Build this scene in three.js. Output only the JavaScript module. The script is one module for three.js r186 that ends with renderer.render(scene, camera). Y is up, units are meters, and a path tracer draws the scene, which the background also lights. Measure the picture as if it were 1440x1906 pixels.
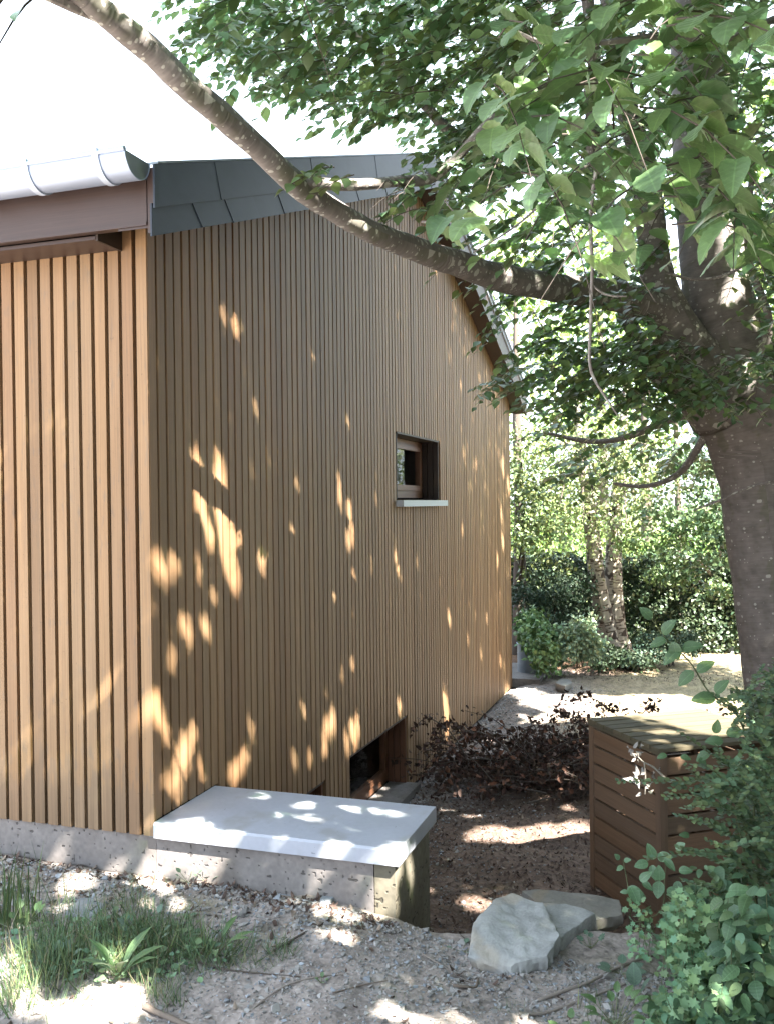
import * as THREE from 'three';
import { mergeGeometries, toCreasedNormals } from 'three/addons/utils/BufferGeometryUtils.js';
import { ConvexGeometry } from 'three/addons/geometries/ConvexGeometry.js';

// ------------------------------------------------------------------ camera, sky, sun, exposure
const scene = new THREE.Scene();
const camera = new THREE.PerspectiveCamera(57.47, 773 / 1024, 0.05, 1500);
camera.rotation.set(THREE.MathUtils.degToRad(-0.46), THREE.MathUtils.degToRad(18.55), THREE.MathUtils.degToRad(-0.687), 'YXZ');
camera.position.set(2.242, 1.42, 3.484);
camera.updateMatrixWorld(true);
const renderer = new THREE.WebGLRenderer({ antialias: true });
renderer.toneMapping = THREE.LinearToneMapping;
renderer.toneMappingExposure = 10.4;
renderer.shadowMap.enabled = true;
const SUN = new THREE.Vector3(0.6, 0.8, 0.35).normalize();
{
  const w = 256, h = 128, d = new Float32Array(w * h * 4);
  for (let j = 0; j < h; j++) for (let i = 0; i < w; i++) {
    const el = Math.asin(Math.max(-1, Math.min(1, ((j + 0.5) / h - 0.5) * 2 * 1))) , t = (j + 0.5) / h * 2 - 1;   // t: -1 nadir .. 1 zenith
    const k = (j * w + i) * 4, up = Math.max(0, t);
    const L = t > 0 ? 0.36 - 0.08 * up : 0.12;
    d[k] = L * (t > 0 ? 0.86 - 0.16 * up : 0.8); d[k + 1] = L * (t > 0 ? 0.96 - 0.06 * up : 0.8); d[k + 2] = L * (t > 0 ? 1.12 : 0.75); d[k + 3] = 1;
  }
  const sky = new THREE.DataTexture(d, w, h, THREE.RGBAFormat, THREE.FloatType);
  sky.mapping = THREE.EquirectangularReflectionMapping; sky.magFilter = THREE.LinearFilter; sky.needsUpdate = true;
  scene.background = sky; scene.environment = sky;
}
const sun = new THREE.DirectionalLight(new THREE.Color(1.0, 0.935, 0.86), 5);
sun.position.copy(SUN).multiplyScalar(40); sun.castShadow = true;
Object.assign(sun.shadow.camera, { left: -14, right: 14, top: 14, bottom: -14, near: 1, far: 90 });
sun.shadow.mapSize.set(4096, 4096);
scene.add(sun); scene.add(sun.target);

// ------------------------------------------------------------------ helpers
const V = (x, y, z) => new THREE.Vector3(x, y, z);
function RNG(s) { return () => { s |= 0; s = s + 0x6D2B79F5 | 0; let t = Math.imul(s ^ s >>> 15, 1 | s); t = t + Math.imul(t ^ t >>> 7, 61 | t) ^ t; return ((t ^ t >>> 14) >>> 0) / 4294967296; }; }
const rnd = RNG(7), rr = (a, b) => a + (b - a) * rnd(), pick = (a) => a[Math.floor(rnd() * a.length)];
const clamp = (x, a = 0, b = 1) => Math.max(a, Math.min(b, x));
const sstep = (a, b, x) => { const t = clamp((x - a) / (b - a)); return t * t * (3 - 2 * t); };
const mix = (a, b, t) => a + (b - a) * t, mix3 = (a, b, t) => [mix(a[0], b[0], t), mix(a[1], b[1], t), mix(a[2], b[2], t)];
function hash(x, y, s) { let h = Math.imul(x, 374761393) ^ Math.imul(y, 668265263) ^ Math.imul(s, 2147483647 - 61); h = Math.imul(h ^ h >>> 13, 1274126177); return ((h ^ h >>> 16) >>> 0) / 4294967296; }
function vnoise(x, y, px = 0, py = 0, s = 1) {                   // value noise, periodic in px, py when given
  const xi = Math.floor(x), yi = Math.floor(y); let fx = x - xi, fy = y - yi; fx = fx * fx * (3 - 2 * fx); fy = fy * fy * (3 - 2 * fy);
  const m = (a, p) => p ? ((a % p) + p) % p : a;
  const a = hash(m(xi, px), m(yi, py), s), b = hash(m(xi + 1, px), m(yi, py), s), c = hash(m(xi, px), m(yi + 1, py), s), d = hash(m(xi + 1, px), m(yi + 1, py), s);
  return mix(mix(a, b, fx), mix(c, d, fx), fy);
}
function fbm(u, v, fx, fy, oct, s) { let r = 0, a = 0.5; for (let o = 0; o < oct; o++) { r += a * vnoise(u * fx, v * fy, fx, fy, s + o); fx *= 2; fy *= 2; a *= 0.5; } return r / (1 - Math.pow(0.5, oct)); }   // u, v in 0..1, tileable
const enc = (c) => Math.round(255 * clamp(c <= 0.0031308 ? 12.92 * c : 1.055 * Math.pow(c, 1 / 2.4) - 0.055));
function tex(w, h, rep, fn, linear) {
  const d = new Uint8Array(w * h * 4);
  for (let j = 0; j < h; j++) for (let i = 0; i < w; i++) {
    const c = fn((i + 0.5) / w, (j + 0.5) / h), k = (j * w + i) * 4;
    if (linear) { d[k] = d[k + 1] = d[k + 2] = Math.round(255 * clamp(c)); } else { d[k] = enc(c[0]); d[k + 1] = enc(c[1]); d[k + 2] = enc(c[2]); }
    d[k + 3] = 255;
  }
  const t = new THREE.DataTexture(d, w, h, THREE.RGBAFormat);
  t.wrapS = t.wrapT = THREE.RepeatWrapping; t.magFilter = THREE.LinearFilter; t.minFilter = THREE.LinearMipmapLinearFilter; t.generateMipmaps = true;
  if (!linear) t.colorSpace = THREE.SRGBColorSpace;
  t.repeat.set(1 / rep[0], 1 / rep[1]); t.needsUpdate = true;
  return t;
}
const std = (c, rough = 0.8, o = {}) => new THREE.MeshStandardMaterial({ color: new THREE.Color().setRGB(...c), roughness: rough, ...o });
const names = {};
function numbered(n) { const k = names[n] = (names[n] ?? -1) + 1; return k ? `${n}_${String(k).padStart(3, '0')}` : n; }
function thing(name, label, category, pos = V(0, 0, 0), group) {
  const o = new THREE.Group(); o.name = numbered(name); o.position.copy(pos); scene.add(o); o.userData = { label, category }; if (group) o.userData.group = group; return o;
}
function tag(o, label, category, group) { o.userData.label = label; if (category) o.userData.category = category; if (group) o.userData.group = group; return o; }
const partNo = new Map();
function part(name, geo, mat, parent = scene) {
  const m = new THREE.Mesh(Array.isArray(geo) ? mergeGeometries(geo.map(plain)) : geo, mat);
  if (parent === scene) m.name = numbered(name);
  else { const k = parent.uuid + name, n = partNo.get(k) ?? 0; partNo.set(k, n + 1); m.name = n ? `${name}_${String(n).padStart(3, '0')}` : name; }
  parent.add(m); return m;
}
function plain(g) { const q = g.index ? g.toNonIndexed() : g; for (const k of Object.keys(q.attributes)) if (!['position', 'normal', 'uv'].includes(k)) q.deleteAttribute(k); return q; }
// a ray of the photograph turned into a place in the world: used to survey where things stand
const CAMQ = camera.quaternion.clone(), CAM = camera.position.clone(), FPX = 1738;
const ray = (x, y) => V((x - 720) / FPX, (953 - y) / FPX, -1).applyQuaternion(CAMQ);
const at = (x, y, d) => CAM.clone().addScaledVector(ray(x, y), d);
const onAxis = (x, y, ax, val) => { const r = ray(x, y); return CAM.clone().addScaledVector(r, (val - CAM.getComponent(ax)) / r.getComponent(ax)); };
const onX = (x, y, v = 0) => onAxis(x, y, 0, v), onY = (x, y, v) => onAxis(x, y, 1, v), onZ = (x, y, v = 0) => onAxis(x, y, 2, v);
const INVQ = CAMQ.clone().invert();
function toPx(p) { const v = p.clone().sub(CAM).applyQuaternion(INVQ); return [720 + FPX * v.x / -v.z, 953 - FPX * v.y / -v.z, -v.z]; }

function box(w, h, d, x, y, z, along = 1) {                      // centred box, uv in metres with v along the axis «along»
  const g = new THREE.BoxGeometry(w, h, d), s = [w, h, d], uv = g.attributes.uv, u0 = rnd() * 3, v0 = rnd() * 3;
  const faces = [[2, 1], [2, 1], [0, 2], [0, 2], [0, 1], [0, 1]];
  for (let f = 0; f < 6; f++) for (let k = 0; k < 4; k++) {
    const i = f * 4 + k, a = faces[f]; let u = uv.getX(i) * s[a[0]], v = uv.getY(i) * s[a[1]];
    if (a[0] === along) [u, v] = [v, u];
    uv.setXY(i, u0 + u, v0 + v);
  }
  g.translate(x, y, z); return g;
}
const bounds = (x0, x1, y0, y1, z0, z1, along) => box(x1 - x0, y1 - y0, z1 - z0, (x0 + x1) / 2, (y0 + y1) / 2, (z0 + z1) / 2, along);
function tube(pts, rad, sides = 8, per = 6, bump = 0, seed = 1, flare = null) {
  const c = new THREE.CatmullRomCurve3(pts, false, 'centripetal'), n = Math.max(2, (pts.length - 1) * per), P = [], U = [], I = [];
  let T0 = null, N = null, len = 0, prev = null;
  for (let i = 0; i <= n; i++) {
    const t = i / n, p = c.getPoint(t), T = c.getTangent(t), f = t * (pts.length - 1), k = Math.min(pts.length - 2, Math.floor(f)), r = mix(rad[k], rad[k + 1], f - k);
    if (!N) N = (Math.abs(T.y) < 0.9 ? V(0, 1, 0) : V(1, 0, 0)).cross(T).normalize(); else N.addScaledVector(T, -N.dot(T)).normalize();
    const B = T.clone().cross(N); if (prev) len += p.distanceTo(prev); prev = p;
    for (let s = 0; s <= sides; s++) {
      const a = s / sides * Math.PI * 2, sa = s % sides;
      const q = r * (1 + bump * (vnoise(sa / sides * 6, len * 5, 6, 0, seed) - 0.5) * 2 + bump * (vnoise(sa / sides * 12, len * 17, 12, 0, seed + 5) - 0.5));
      const v = p.clone().addScaledVector(N, Math.cos(a) * q).addScaledVector(B, Math.sin(a) * q);
      P.push(v.x, v.y, v.z); U.push(s / sides * Math.max(0.12, Math.round(2 * Math.PI * r / 0.25) * 0.25 || 0.12), len);
    }
  }
  const w = sides + 1;
  for (let i = 0; i < n; i++) for (let s = 0; s < sides; s++) { const a = i * w + s, b = a + 1, d = a + w, e = d + 1; I.push(a, b, d, b, e, d); }
  for (const [row, flip] of [[0, 1], [n, 0]]) {
    const k = P.length / 3, p = row ? pts[pts.length - 1] : pts[0]; P.push(p.x, p.y, p.z); U.push(0, 0);
    for (let s = 0; s < sides; s++) { const a = row * w + s, b = a + 1; flip ? I.push(k, b, a) : I.push(k, a, b); }
  }
  const g = new THREE.BufferGeometry(); g.setAttribute('position', new THREE.Float32BufferAttribute(P, 3)); g.setAttribute('uv', new THREE.Float32BufferAttribute(U, 2)); g.setIndex(I); g.computeVertexNormals(); return g;
}
// leaf: unit length along +y from the stalk, face towards +z
function leafGeo(halfWidths, fold = 0.18, bend = 0.25, wave = 0) {
  const n = halfWidths.length, P = [], U = [], I = [];
  for (let i = 0; i < n; i++) {
    const t = i / (n - 1), w = halfWidths[i], zb = -bend * t * t;
    const wv = wave * Math.sin(i * 2.4);
    P.push(-w, t, zb + fold * w + wv, 0, t, zb, w, t, zb + fold * w - wv); U.push(0.5 - w, t, 0.5, t, 0.5 + w, t);
  }
  for (let i = 0; i < n - 1; i++) for (const k of [0, 1]) { const a = i * 3 + k, b = a + 1, c = a + 3, d = a + 4; I.push(a, b, c, b, d, c); }
  const g = new THREE.BufferGeometry(); g.setAttribute('position', new THREE.Float32BufferAttribute(P, 3)); g.setAttribute('uv', new THREE.Float32BufferAttribute(U, 2)); g.setIndex(I); g.computeVertexNormals(); return g;
}
const _m = new THREE.Matrix4();
function leafMat(pos, dir, nrm, size) {
  const y = dir.clone().normalize(), x = y.clone().cross(nrm).normalize(), z = x.clone().cross(y);
  return new THREE.Matrix4().makeBasis(x.multiplyScalar(size), y.multiplyScalar(size), z.multiplyScalar(size)).setPosition(pos);
}
function foliage(name, list, geo, mat, parent, tint) {           // list: {m, c}
  const im = new THREE.InstancedMesh(geo, mat, list.length), c = new THREE.Color();
  list.forEach((l, i) => { im.setMatrixAt(i, l.m); const k = tint(l, i); im.setColorAt(i, c.setRGB(k[0], k[1], k[2])); });
  im.name = name; im.userData.kind = 'stuff'; parent.add(im); return im;
}
const greenTint = (base, dv = 0.3) => () => { const v = 1 + (rnd() - 0.5) * 2 * dv, y = (rnd() - 0.5) * 0.35; return [base[0] * v * (1 + y), base[1] * v, base[2] * v * (1 - y)]; };

// ------------------------------------------------------------------ textures and materials
const T = {};
T.wood = tex(256, 1024, [0.25, 1.6], (u, v) => {
  const w = vnoise(v * 4, u * 3, 4, 3, 3) * 0.06, g = fbm((u + w + 1) % 1, v, 48, 3, 3, 11), f = fbm(u, v, 110, 10, 2, 21), b = fbm(u, v, 6, 5, 3, 31);
  const k = 0.62 + 0.34 * g + 0.18 * (f - 0.5) + 0.22 * (b - 0.5);
  const c = mix3([1.0, 0.80, 0.58], [0.82, 0.72, 0.60], b); const pore = f > 0.72 ? 0.82 : 1;
  return c.map((x) => x * k * pore);
});
T.woodB = tex(256, 1024, [0.25, 1.6], (u, v) => 0.5 + 0.6 * (fbm(u, v, 64, 4, 3, 11) - 0.5), true);
// boards of the front: grain over their whole height, silvered by splash at the foot with ragged streaks
T.front = tex(1024, 1024, [1.0, 2.8], (u, v) => {
  const w = vnoise(v * 6, u * 4, 6, 4, 3) * 0.012, g = fbm((u + w + 1) % 1, v, 180, 4, 3, 13), f = fbm(u, v, 400, 16, 2, 23), b = fbm(u, v, 24, 7, 3, 33);
  const k = 0.64 + 0.32 * g + 0.2 * (f - 0.5) + 0.3 * (b - 0.5), y = v * 2.8;
  const streak = fbm(u, v, 60, 40, 4, 43), grey = sstep(0.38, 0.62, streak * 0.9 + (y < 0.4 ? 0.46 - y * 1.6 : -0.17));
  let c = mix3([1.0, 0.80, 0.56], [0.84, 0.72, 0.58], b); c = mix3(c, [0.72, 0.66, 0.60], grey * 0.8);
  const spot = vnoise(u * 140, v * 330, 140, 330, 77) > 0.965 ? 0.7 : 1;
  return c.map((x) => x * k * spot);
});
const barkFn = (dark, discs) => (u, v) => {
  const a = fbm(u, v, 10, 14, 5, 5), l = fbm(u, v, 5, 60, 2, 15);
  let c = mix3([0.11 * dark, 0.098 * dark, 0.088 * dark], [0.23 * dark, 0.205 * dark, 0.19 * dark], a); c = c.map((x) => x * (0.85 + 0.3 * l));
  const moss = sstep(0.56, 0.68, fbm(u, v, 4, 4, 4, 25)); c = mix3(c, [0.10, 0.11, 0.05], moss * 0.35);
  for (const [n, s, r, ch] of discs) {          // lichen discs
    const x = u * n, y = v * n, xi = Math.floor(x), yi = Math.floor(y);
    if (hash(xi, yi, s) < ch) { const cx = 0.35 + 0.3 * hash(xi, yi, s + 1), cy = 0.35 + 0.3 * hash(xi, yi, s + 2), R = r * (0.35 + 0.65 * hash(xi, yi, s + 3)); const d = Math.hypot((x - xi - cx), (y - yi - cy) * 1.3) + (fbm(u, v, 40, 40, 2, 81) - 0.5) * 0.16; c = mix3(c, [0.46, 0.45, 0.40], sstep(R, R * 0.9, d) * 0.85); }
  }
  return c;
};
T.bark = tex(512, 512, [0.5, 0.5], barkFn(1.08, [[6, 51, 0.34, 0.22], [14, 61, 0.3, 0.14], [26, 71, 0.3, 0.05]]));
T.limb = tex(512, 512, [0.5, 0.5], barkFn(1.08, [[5, 52, 0.38, 0.26], [9, 53, 0.36, 0.34], [15, 61, 0.34, 0.28], [26, 71, 0.3, 0.14]]));
T.barkB = tex(512, 512, [0.5, 0.5], (u, v) => 0.6 * fbm(u, v, 8, 12, 5, 5) + 0.4 * fbm(u, v, 4, 70, 2, 15), true);
T.birch = tex(256, 512, [0.5, 0.9], (u, v) => {
  let c = mix3([0.42, 0.38, 0.33], [0.62, 0.58, 0.52], fbm(u, v, 6, 8, 4, 7));
  const s = fbm(u, v, 7, 46, 3, 17); c = mix3(c, [0.12, 0.08, 0.06], sstep(0.6, 0.66, s));
  const p = fbm(u, v, 4, 7, 4, 27); return mix3(c, [0.07, 0.05, 0.04], sstep(0.62, 0.68, p));
});
T.concrete = tex(512, 512, [1.2, 1.2], (u, v) => {
  let c = mix3([0.30, 0.28, 0.265], [0.42, 0.395, 0.37], fbm(u, v, 9, 9, 5, 9)); const pit = vnoise(u * 90, v * 90, 90, 90, 19);
  const st = fbm(u, v, 5, 3, 4, 39), gr = 0.8 + 0.4 * fbm(u, v, 70, 70, 3, 49); c = mix3(c, [0.24, 0.21, 0.18], sstep(0.5, 0.7, st) * 0.6).map((x) => x * gr);
  return pit > 0.905 || vnoise(u * 43, v * 43, 43, 43, 59) > 0.95 ? c.map((x) => x * 0.42) : c;
});
T.concreteB = tex(512, 512, [1.2, 1.2], (u, v) => (vnoise(u * 90, v * 90, 90, 90, 19) > 0.905 || vnoise(u * 43, v * 43, 43, 43, 59) > 0.95 ? 0.05 : 0.6) + 0.35 * fbm(u, v, 40, 40, 3, 29), true);
T.soil = tex(1024, 1024, [1.7, 1.7], (u, v) => {
  const a = fbm(u, v, 12, 12, 6, 2), b = fbm(u, v, 70, 70, 3, 12), p = vnoise(u * 160, v * 160, 160, 160, 22);
  let k = 0.62 + 0.5 * (a - 0.3) + 0.7 * (b - 0.5); if (p > 0.86) k *= 1.35; if (p < 0.1) k *= 0.6;
  return [k, k * 0.965, k * 0.93];
});
T.soilB = tex(1024, 1024, [1.7, 1.7], (u, v) => 0.45 * fbm(u, v, 12, 12, 6, 2) + 0.4 * fbm(u, v, 70, 70, 3, 12) + 0.25 * vnoise(u * 160, v * 160, 160, 160, 22), true);
T.rock = tex(512, 512, [0.5, 0.5], (u, v) => { const a = fbm(u, v, 5, 8, 6, 4), b = fbm(u, v, 60, 60, 3, 14); let c = mix3([0.26, 0.26, 0.255], [0.42, 0.415, 0.40], a); c = mix3(c, [0.42, 0.34, 0.25], sstep(0.58, 0.75, fbm(u, v, 3, 4, 4, 24)) * 0.5); return c.map((x) => x * (0.85 + 0.3 * b)); });
T.rockB = tex(512, 512, [0.5, 0.5], (u, v) => 0.6 * fbm(u, v, 6, 8, 6, 4) + 0.4 * fbm(u, v, 50, 50, 3, 14), true);
T.leaf = tex(128, 256, [1, 1], (u, v) => {
  const x = Math.abs(u - 0.5), vein = Math.abs(((v - x * 0.9) * 9) % 1 - 0.5), k = x < 0.012 ? 1.5 : vein > 0.44 ? 1.25 : 1; const n = 0.85 + 0.3 * fbm(u, v, 10, 14, 3, 6);
  return [0.62 * k * n, 0.64 * k * n, 0.6 * k * n];
});
T.slate = tex(256, 256, [0.6, 0.6], (u, v) => { const k = 0.75 + 0.5 * fbm(u, v, 8, 20, 4, 8); return [k * 0.8, k * 0.85, k * 0.9]; });
const M = {};
const tones = [[0.47, 0.355, 0.25], [0.39, 0.29, 0.20], [0.54, 0.41, 0.285], [0.45, 0.32, 0.215], [0.49, 0.385, 0.28]];
const wood = tones.map((c) => c.map((x, i) => x * [0.70, 0.665, 0.61][i]));
M.slat = wood.map((c) => std(c, 0.6, { map: T.wood, bumpMap: T.woodB, bumpScale: 0.0006 }));
M.board = wood.map((c) => std(c, 0.6, { map: T.front, bumpMap: T.woodB, bumpScale: 0.0005 }));
M.membrane = std([0.012, 0.010, 0.009], 0.9);
M.brown = std([0.066, 0.044, 0.042], 0.45, { map: T.wood });
M.frame = std([0.21, 0.115, 0.08], 0.45, { map: T.wood });
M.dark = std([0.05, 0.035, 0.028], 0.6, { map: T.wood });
M.inside = std([0.05, 0.045, 0.04], 0.9);
M.glass = new THREE.MeshPhysicalMaterial({ color: 0xffffff, roughness: 0.03, transmission: 1, thickness: 0, ior: 1.1 });
M.zinc = std([0.35, 0.41, 0.53], 0.45, { metalness: 0.45 });
M.zincPale = std([0.5, 0.57, 0.68], 0.5, { metalness: 0.2 });
M.zincDark = std([0.22, 0.245, 0.26], 0.5, { metalness: 0.6 });
M.slate = [0.027, 0.031, 0.024].map((x) => std([x * 0.9, x * 1.2, x * 1.75], 0.5, { map: T.slate }));
M.concrete = std([0.6, 0.58, 0.58], 0.92, { map: T.concrete, bumpMap: T.concreteB, bumpScale: 0.005 });
M.coping = std([0.42, 0.44, 0.50], 0.5, { map: tex(512, 512, [0.8, 0.8], (u, v) => { const k = 0.86 + 0.16 * fbm(u, v, 6, 6, 4, 87) + 0.08 * (fbm(u, v, 60, 60, 2, 88) - 0.5), s = vnoise(u * 64, v * 64, 64, 64, 89) > 0.975 ? 0.55 : 1, g = sstep(0.56, 0.75, fbm(u, v, 4, 5, 5, 90)) * 0.16; return [k * s * (1 - g * 0.8), k * s * (1 - g), k * s * (1 - g * 1.4)]; }) });
M.bark = std([1, 1, 1], 0.85, { map: T.bark, bumpMap: T.barkB, bumpScale: 0.004 });
M.limb = std([1, 1, 1], 0.85, { map: T.limb, bumpMap: T.barkB, bumpScale: 0.004 });
M.twig = std([0.085, 0.068, 0.055], 0.85);
M.birch = std([0.62, 0.6, 0.58], 0.8, { map: T.birch });
M.rock = std([0.98, 1.0, 1.0], 0.88, { map: T.rock, bumpMap: T.rockB, bumpScale: 0.0045 });
M.slateStone = std([0.75, 0.8, 0.86], 0.75, { map: T.rock, bumpMap: T.rockB, bumpScale: 0.002 });
M.bin = [[0.25, 0.185, 0.145], [0.21, 0.16, 0.13], [0.28, 0.195, 0.145], [0.185, 0.15, 0.125], [0.235, 0.165, 0.12]].map((c) => std(c, 0.7, { map: T.wood, bumpMap: T.woodB, bumpScale: 0.0008 }));
M.lid = [[0.15, 0.15, 0.115], [0.175, 0.17, 0.13], [0.135, 0.135, 0.105]].map((c) => std(c, 0.8, { map: T.wood, bumpMap: T.woodB, bumpScale: 0.001 }));
const leafM = (c, t = 0.35, r = 0.5, map = null) => new THREE.MeshPhysicalMaterial({ color: new THREE.Color().setRGB(...c), roughness: r, transmission: t, thickness: 0, side: THREE.DoubleSide, map });
M.beech = leafM([1, 1, 1], 0.38, 0.45);
M.beechNear = [[0.27, 0.43, 0.16], [0.23, 0.38, 0.15], [0.31, 0.47, 0.17], [0.20, 0.34, 0.14]].map((c) => leafM(c, 0.45, 0.42, T.leaf));
M.herb = leafM([1, 1, 1], 0.3, 0.6);
M.shrubNear = [[0.21, 0.33, 0.165], [0.17, 0.27, 0.145], [0.25, 0.38, 0.18]].map((c) => leafM(c, 0.28, 0.5, T.leaf));
M.dry = std([0.075, 0.045, 0.034], 0.8, { side: THREE.DoubleSide });
const G = {};
G.leaf = leafGeo([0.0, 0.2, 0.32, 0.34, 0.26, 0.12, 0.0], 0.2, 0.22, 0);
const ovate = (n, w, tip, ser = 0) => Array.from({ length: n }, (_, i) => { const t = i / (n - 1); return i === 0 || i === n - 1 ? 0 : w * Math.pow(Math.sin(Math.PI * Math.pow(t, tip)), 0.74) * (1 + (i % 2 ? ser : -ser)); });
G.leafWave = [leafGeo(ovate(17, 0.33, 0.8, 0.02), 0.2, 0.3, 0.012), leafGeo(ovate(17, 0.36, 0.76, 0.02), 0.08, 0.15, 0.02), leafGeo(ovate(17, 0.30, 0.82, 0.02), 0.38, 0.45, 0.015), leafGeo(ovate(17, 0.35, 0.74, 0.02), -0.14, 0.5, 0.02)];
G.leafLow = leafGeo([0.04, 0.33, 0.28, 0.0], 0.25, 0.25);
G.round = leafGeo([0.05, 0.3, 0.4, 0.36, 0.2, 0.0], 0.15, 0.15);
G.weep = leafGeo([0.016, 0.016, 0.014, 0.011, 0.006, 0.0], 0.3, 1.0);
G.blade = leafGeo([0.012, 0.011, 0.009, 0.006, 0.0], 0.3, 0.35);
G.grass = leafGeo([0.022, 0.02, 0.013, 0.0], 0.3, 0.4);
{ const P = [], I = []; const out = [[0, 0], [-0.1, 0.25], [-0.42, 0.3], [-0.3, 0.5], [-0.46, 0.72], [-0.2, 0.72], [-0.12, 1], [0, 0.86], [0.14, 0.98], [0.2, 0.72], [0.45, 0.7], [0.3, 0.48], [0.42, 0.28], [0.1, 0.25]];
  P.push(0, 0.5, -0.04); for (const [x, y] of out) P.push(x, y, 0.12 * Math.abs(x) - 0.1 * y * y); for (let i = 0; i < out.length; i++) I.push(0, 1 + (i + 1) % out.length, 1 + i);
  const g = new THREE.BufferGeometry(); g.setAttribute('position', new THREE.Float32BufferAttribute(P, 3)); g.setAttribute('uv', new THREE.Float32BufferAttribute(P.filter((_, i) => i % 3 < 2), 2)); g.setIndex(I); g.computeVertexNormals(); G.lobed = g; }

// ------------------------------------------------------------------ ground
function gy(x, z) {
  const n = (vnoise(x * 3 + 40, z * 3 + 40, 0, 0, 91) - 0.5) * 0.05 + (vnoise(x * 11 + 40, z * 11 + 40, 0, 0, 92) - 0.5) * 0.026 + (vnoise(x * 27 + 90, z * 27 + 90, 0, 0, 93) - 0.5) * 0.014;
  const frontY = -0.175 - 0.03 * sstep(0, 1.2, z) - 0.1 * sstep(0.7, 1.6, x) * sstep(1.2, 0, z);
  const edge = -0.12 + 0.13 * sstep(1.55, 1.15, x) - 0.12 * sstep(1.0, 2.2, x) + 0.22 * sstep(2.1, 3.2, x) + (vnoise(x * 5 + 3, 7, 0, 0, 94) - 0.5) * 0.1;
  const t = sstep(edge - 0.75, edge, z) * (0.35 + 0.65 * sstep(edge - 0.3, edge, z));
  let y = mix(-0.83, frontY, t);
  if (x < 0 && z < 0) y = mix(-0.9, -0.175, sstep(-0.06, -0.01, z));
  const nn = Math.max(0.15, Math.min(1, (z - 0) / 0.3)) ; 
  return y + n * (z > -0.2 && z < 0.12 && x < 1.1 ? 0.5 : 1) - (z < -0.5 && x > 0 && x < 0.35 ? 0.05 * (1 - x / 0.35) : 0);
}
{
  const xs = [], zs = [], grow = (a, lo, hi, step, far) => { let l = [], s = step, x = lo; while (x > -far) { s *= 1.35; x -= s; l.push(x); } a.push(...l.reverse()); for (let q = lo; q < hi; q += step) a.push(q); s = step; x = hi; a.push(x); while (x < far) { s *= 1.35; x += s; a.push(x); } };
  grow(xs, -1.6, 3.4, 0.028, 400); 
  { let l = [], s = 0.05, x = -9; while (x > -400) { s *= 1.35; x -= s; l.push(x); } zs.push(...l.reverse()); for (let q = -9; q < -2; q += 0.05) zs.push(q); for (let q = -2; q < 2.4; q += 0.025) zs.push(q); s = 0.03; x = 2.4; while (x < 400) { zs.push(x); s *= 1.4; x += s; } zs.push(x); }
  const P = [], U = [], C = [], I = [];
  for (const z of zs) for (const x of xs) {
    P.push(x, gy(x, z), z); U.push(x, z);
    const a = vnoise(x * 1.3 + 9, z * 1.3 + 9, 0, 0, 101), b = vnoise(x * 6 + 9, z * 6 + 9, 0, 0, 102), low = sstep(-0.3, -0.6, gy(x, z));
    let c = mix3([0.33, 0.315, 0.305], [0.25, 0.23, 0.215], b);                                   // trodden grit in front
    const moss = sstep(0.55, 0.75, a * 0.6 + b * 0.4) * (x < 0.9 && z > 0.15 ? 0.5 : 0.2); c = mix3(c, [0.17, 0.18, 0.09], moss);
    let d = mix3([0.15, 0.112, 0.088], [0.095, 0.068, 0.053], b);                                   // humus behind the low wall
    const grit = clamp(sstep(1.1, 0.35, x + 0.5 * (a - 0.5)) * sstep(-2.6, -3.6, z) + sstep(-4.4, -5.4, z + 0.8 * (b - 0.5)) * sstep(1.9, 0.9, x + (a - 0.5)));
    d = mix3(d, mix3([0.27, 0.25, 0.24], [0.20, 0.18, 0.17], b), grit);
    const lawn = sstep(-4.6, -5.8, z + 1.0 * (b - 0.5)) * sstep(0.7, 1.6, x + 0.7 * (a - 0.5)); d = mix3(d, mix3([0.34, 0.31, 0.20], [0.30, 0.255, 0.18], a), lawn);
    const soil = sstep(-8.7, -9.3, z + 0.5 * (b - 0.5)) * sstep(1.9, 1.2, x); d = mix3(d, [0.16, 0.10, 0.065], soil); d = mix3(d, [0.10, 0.13, 0.05], sstep(-10.5, -13, z));
    c = mix3(c, d, low); C.push(...c);
  }
  const w = xs.length;
  for (let j = 0; j < zs.length - 1; j++) for (let i = 0; i < w - 1; i++) { const a = j * w + i; I.push(a, a + w, a + 1, a + 1, a + w, a + w + 1); }
  const g = new THREE.BufferGeometry(); g.setAttribute('position', new THREE.Float32BufferAttribute(P, 3)); g.setAttribute('uv', new THREE.Float32BufferAttribute(U, 2)); g.setAttribute('color', new THREE.Float32BufferAttribute(C, 3)); g.setIndex(I); g.computeVertexNormals();
  const m = part('ground', g, std([1.42, 1.34, 1.32], 0.95, { map: T.soil, bumpMap: T.soilB, bumpScale: 0.012, vertexColors: true })); m.userData.kind = 'structure';
}

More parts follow.
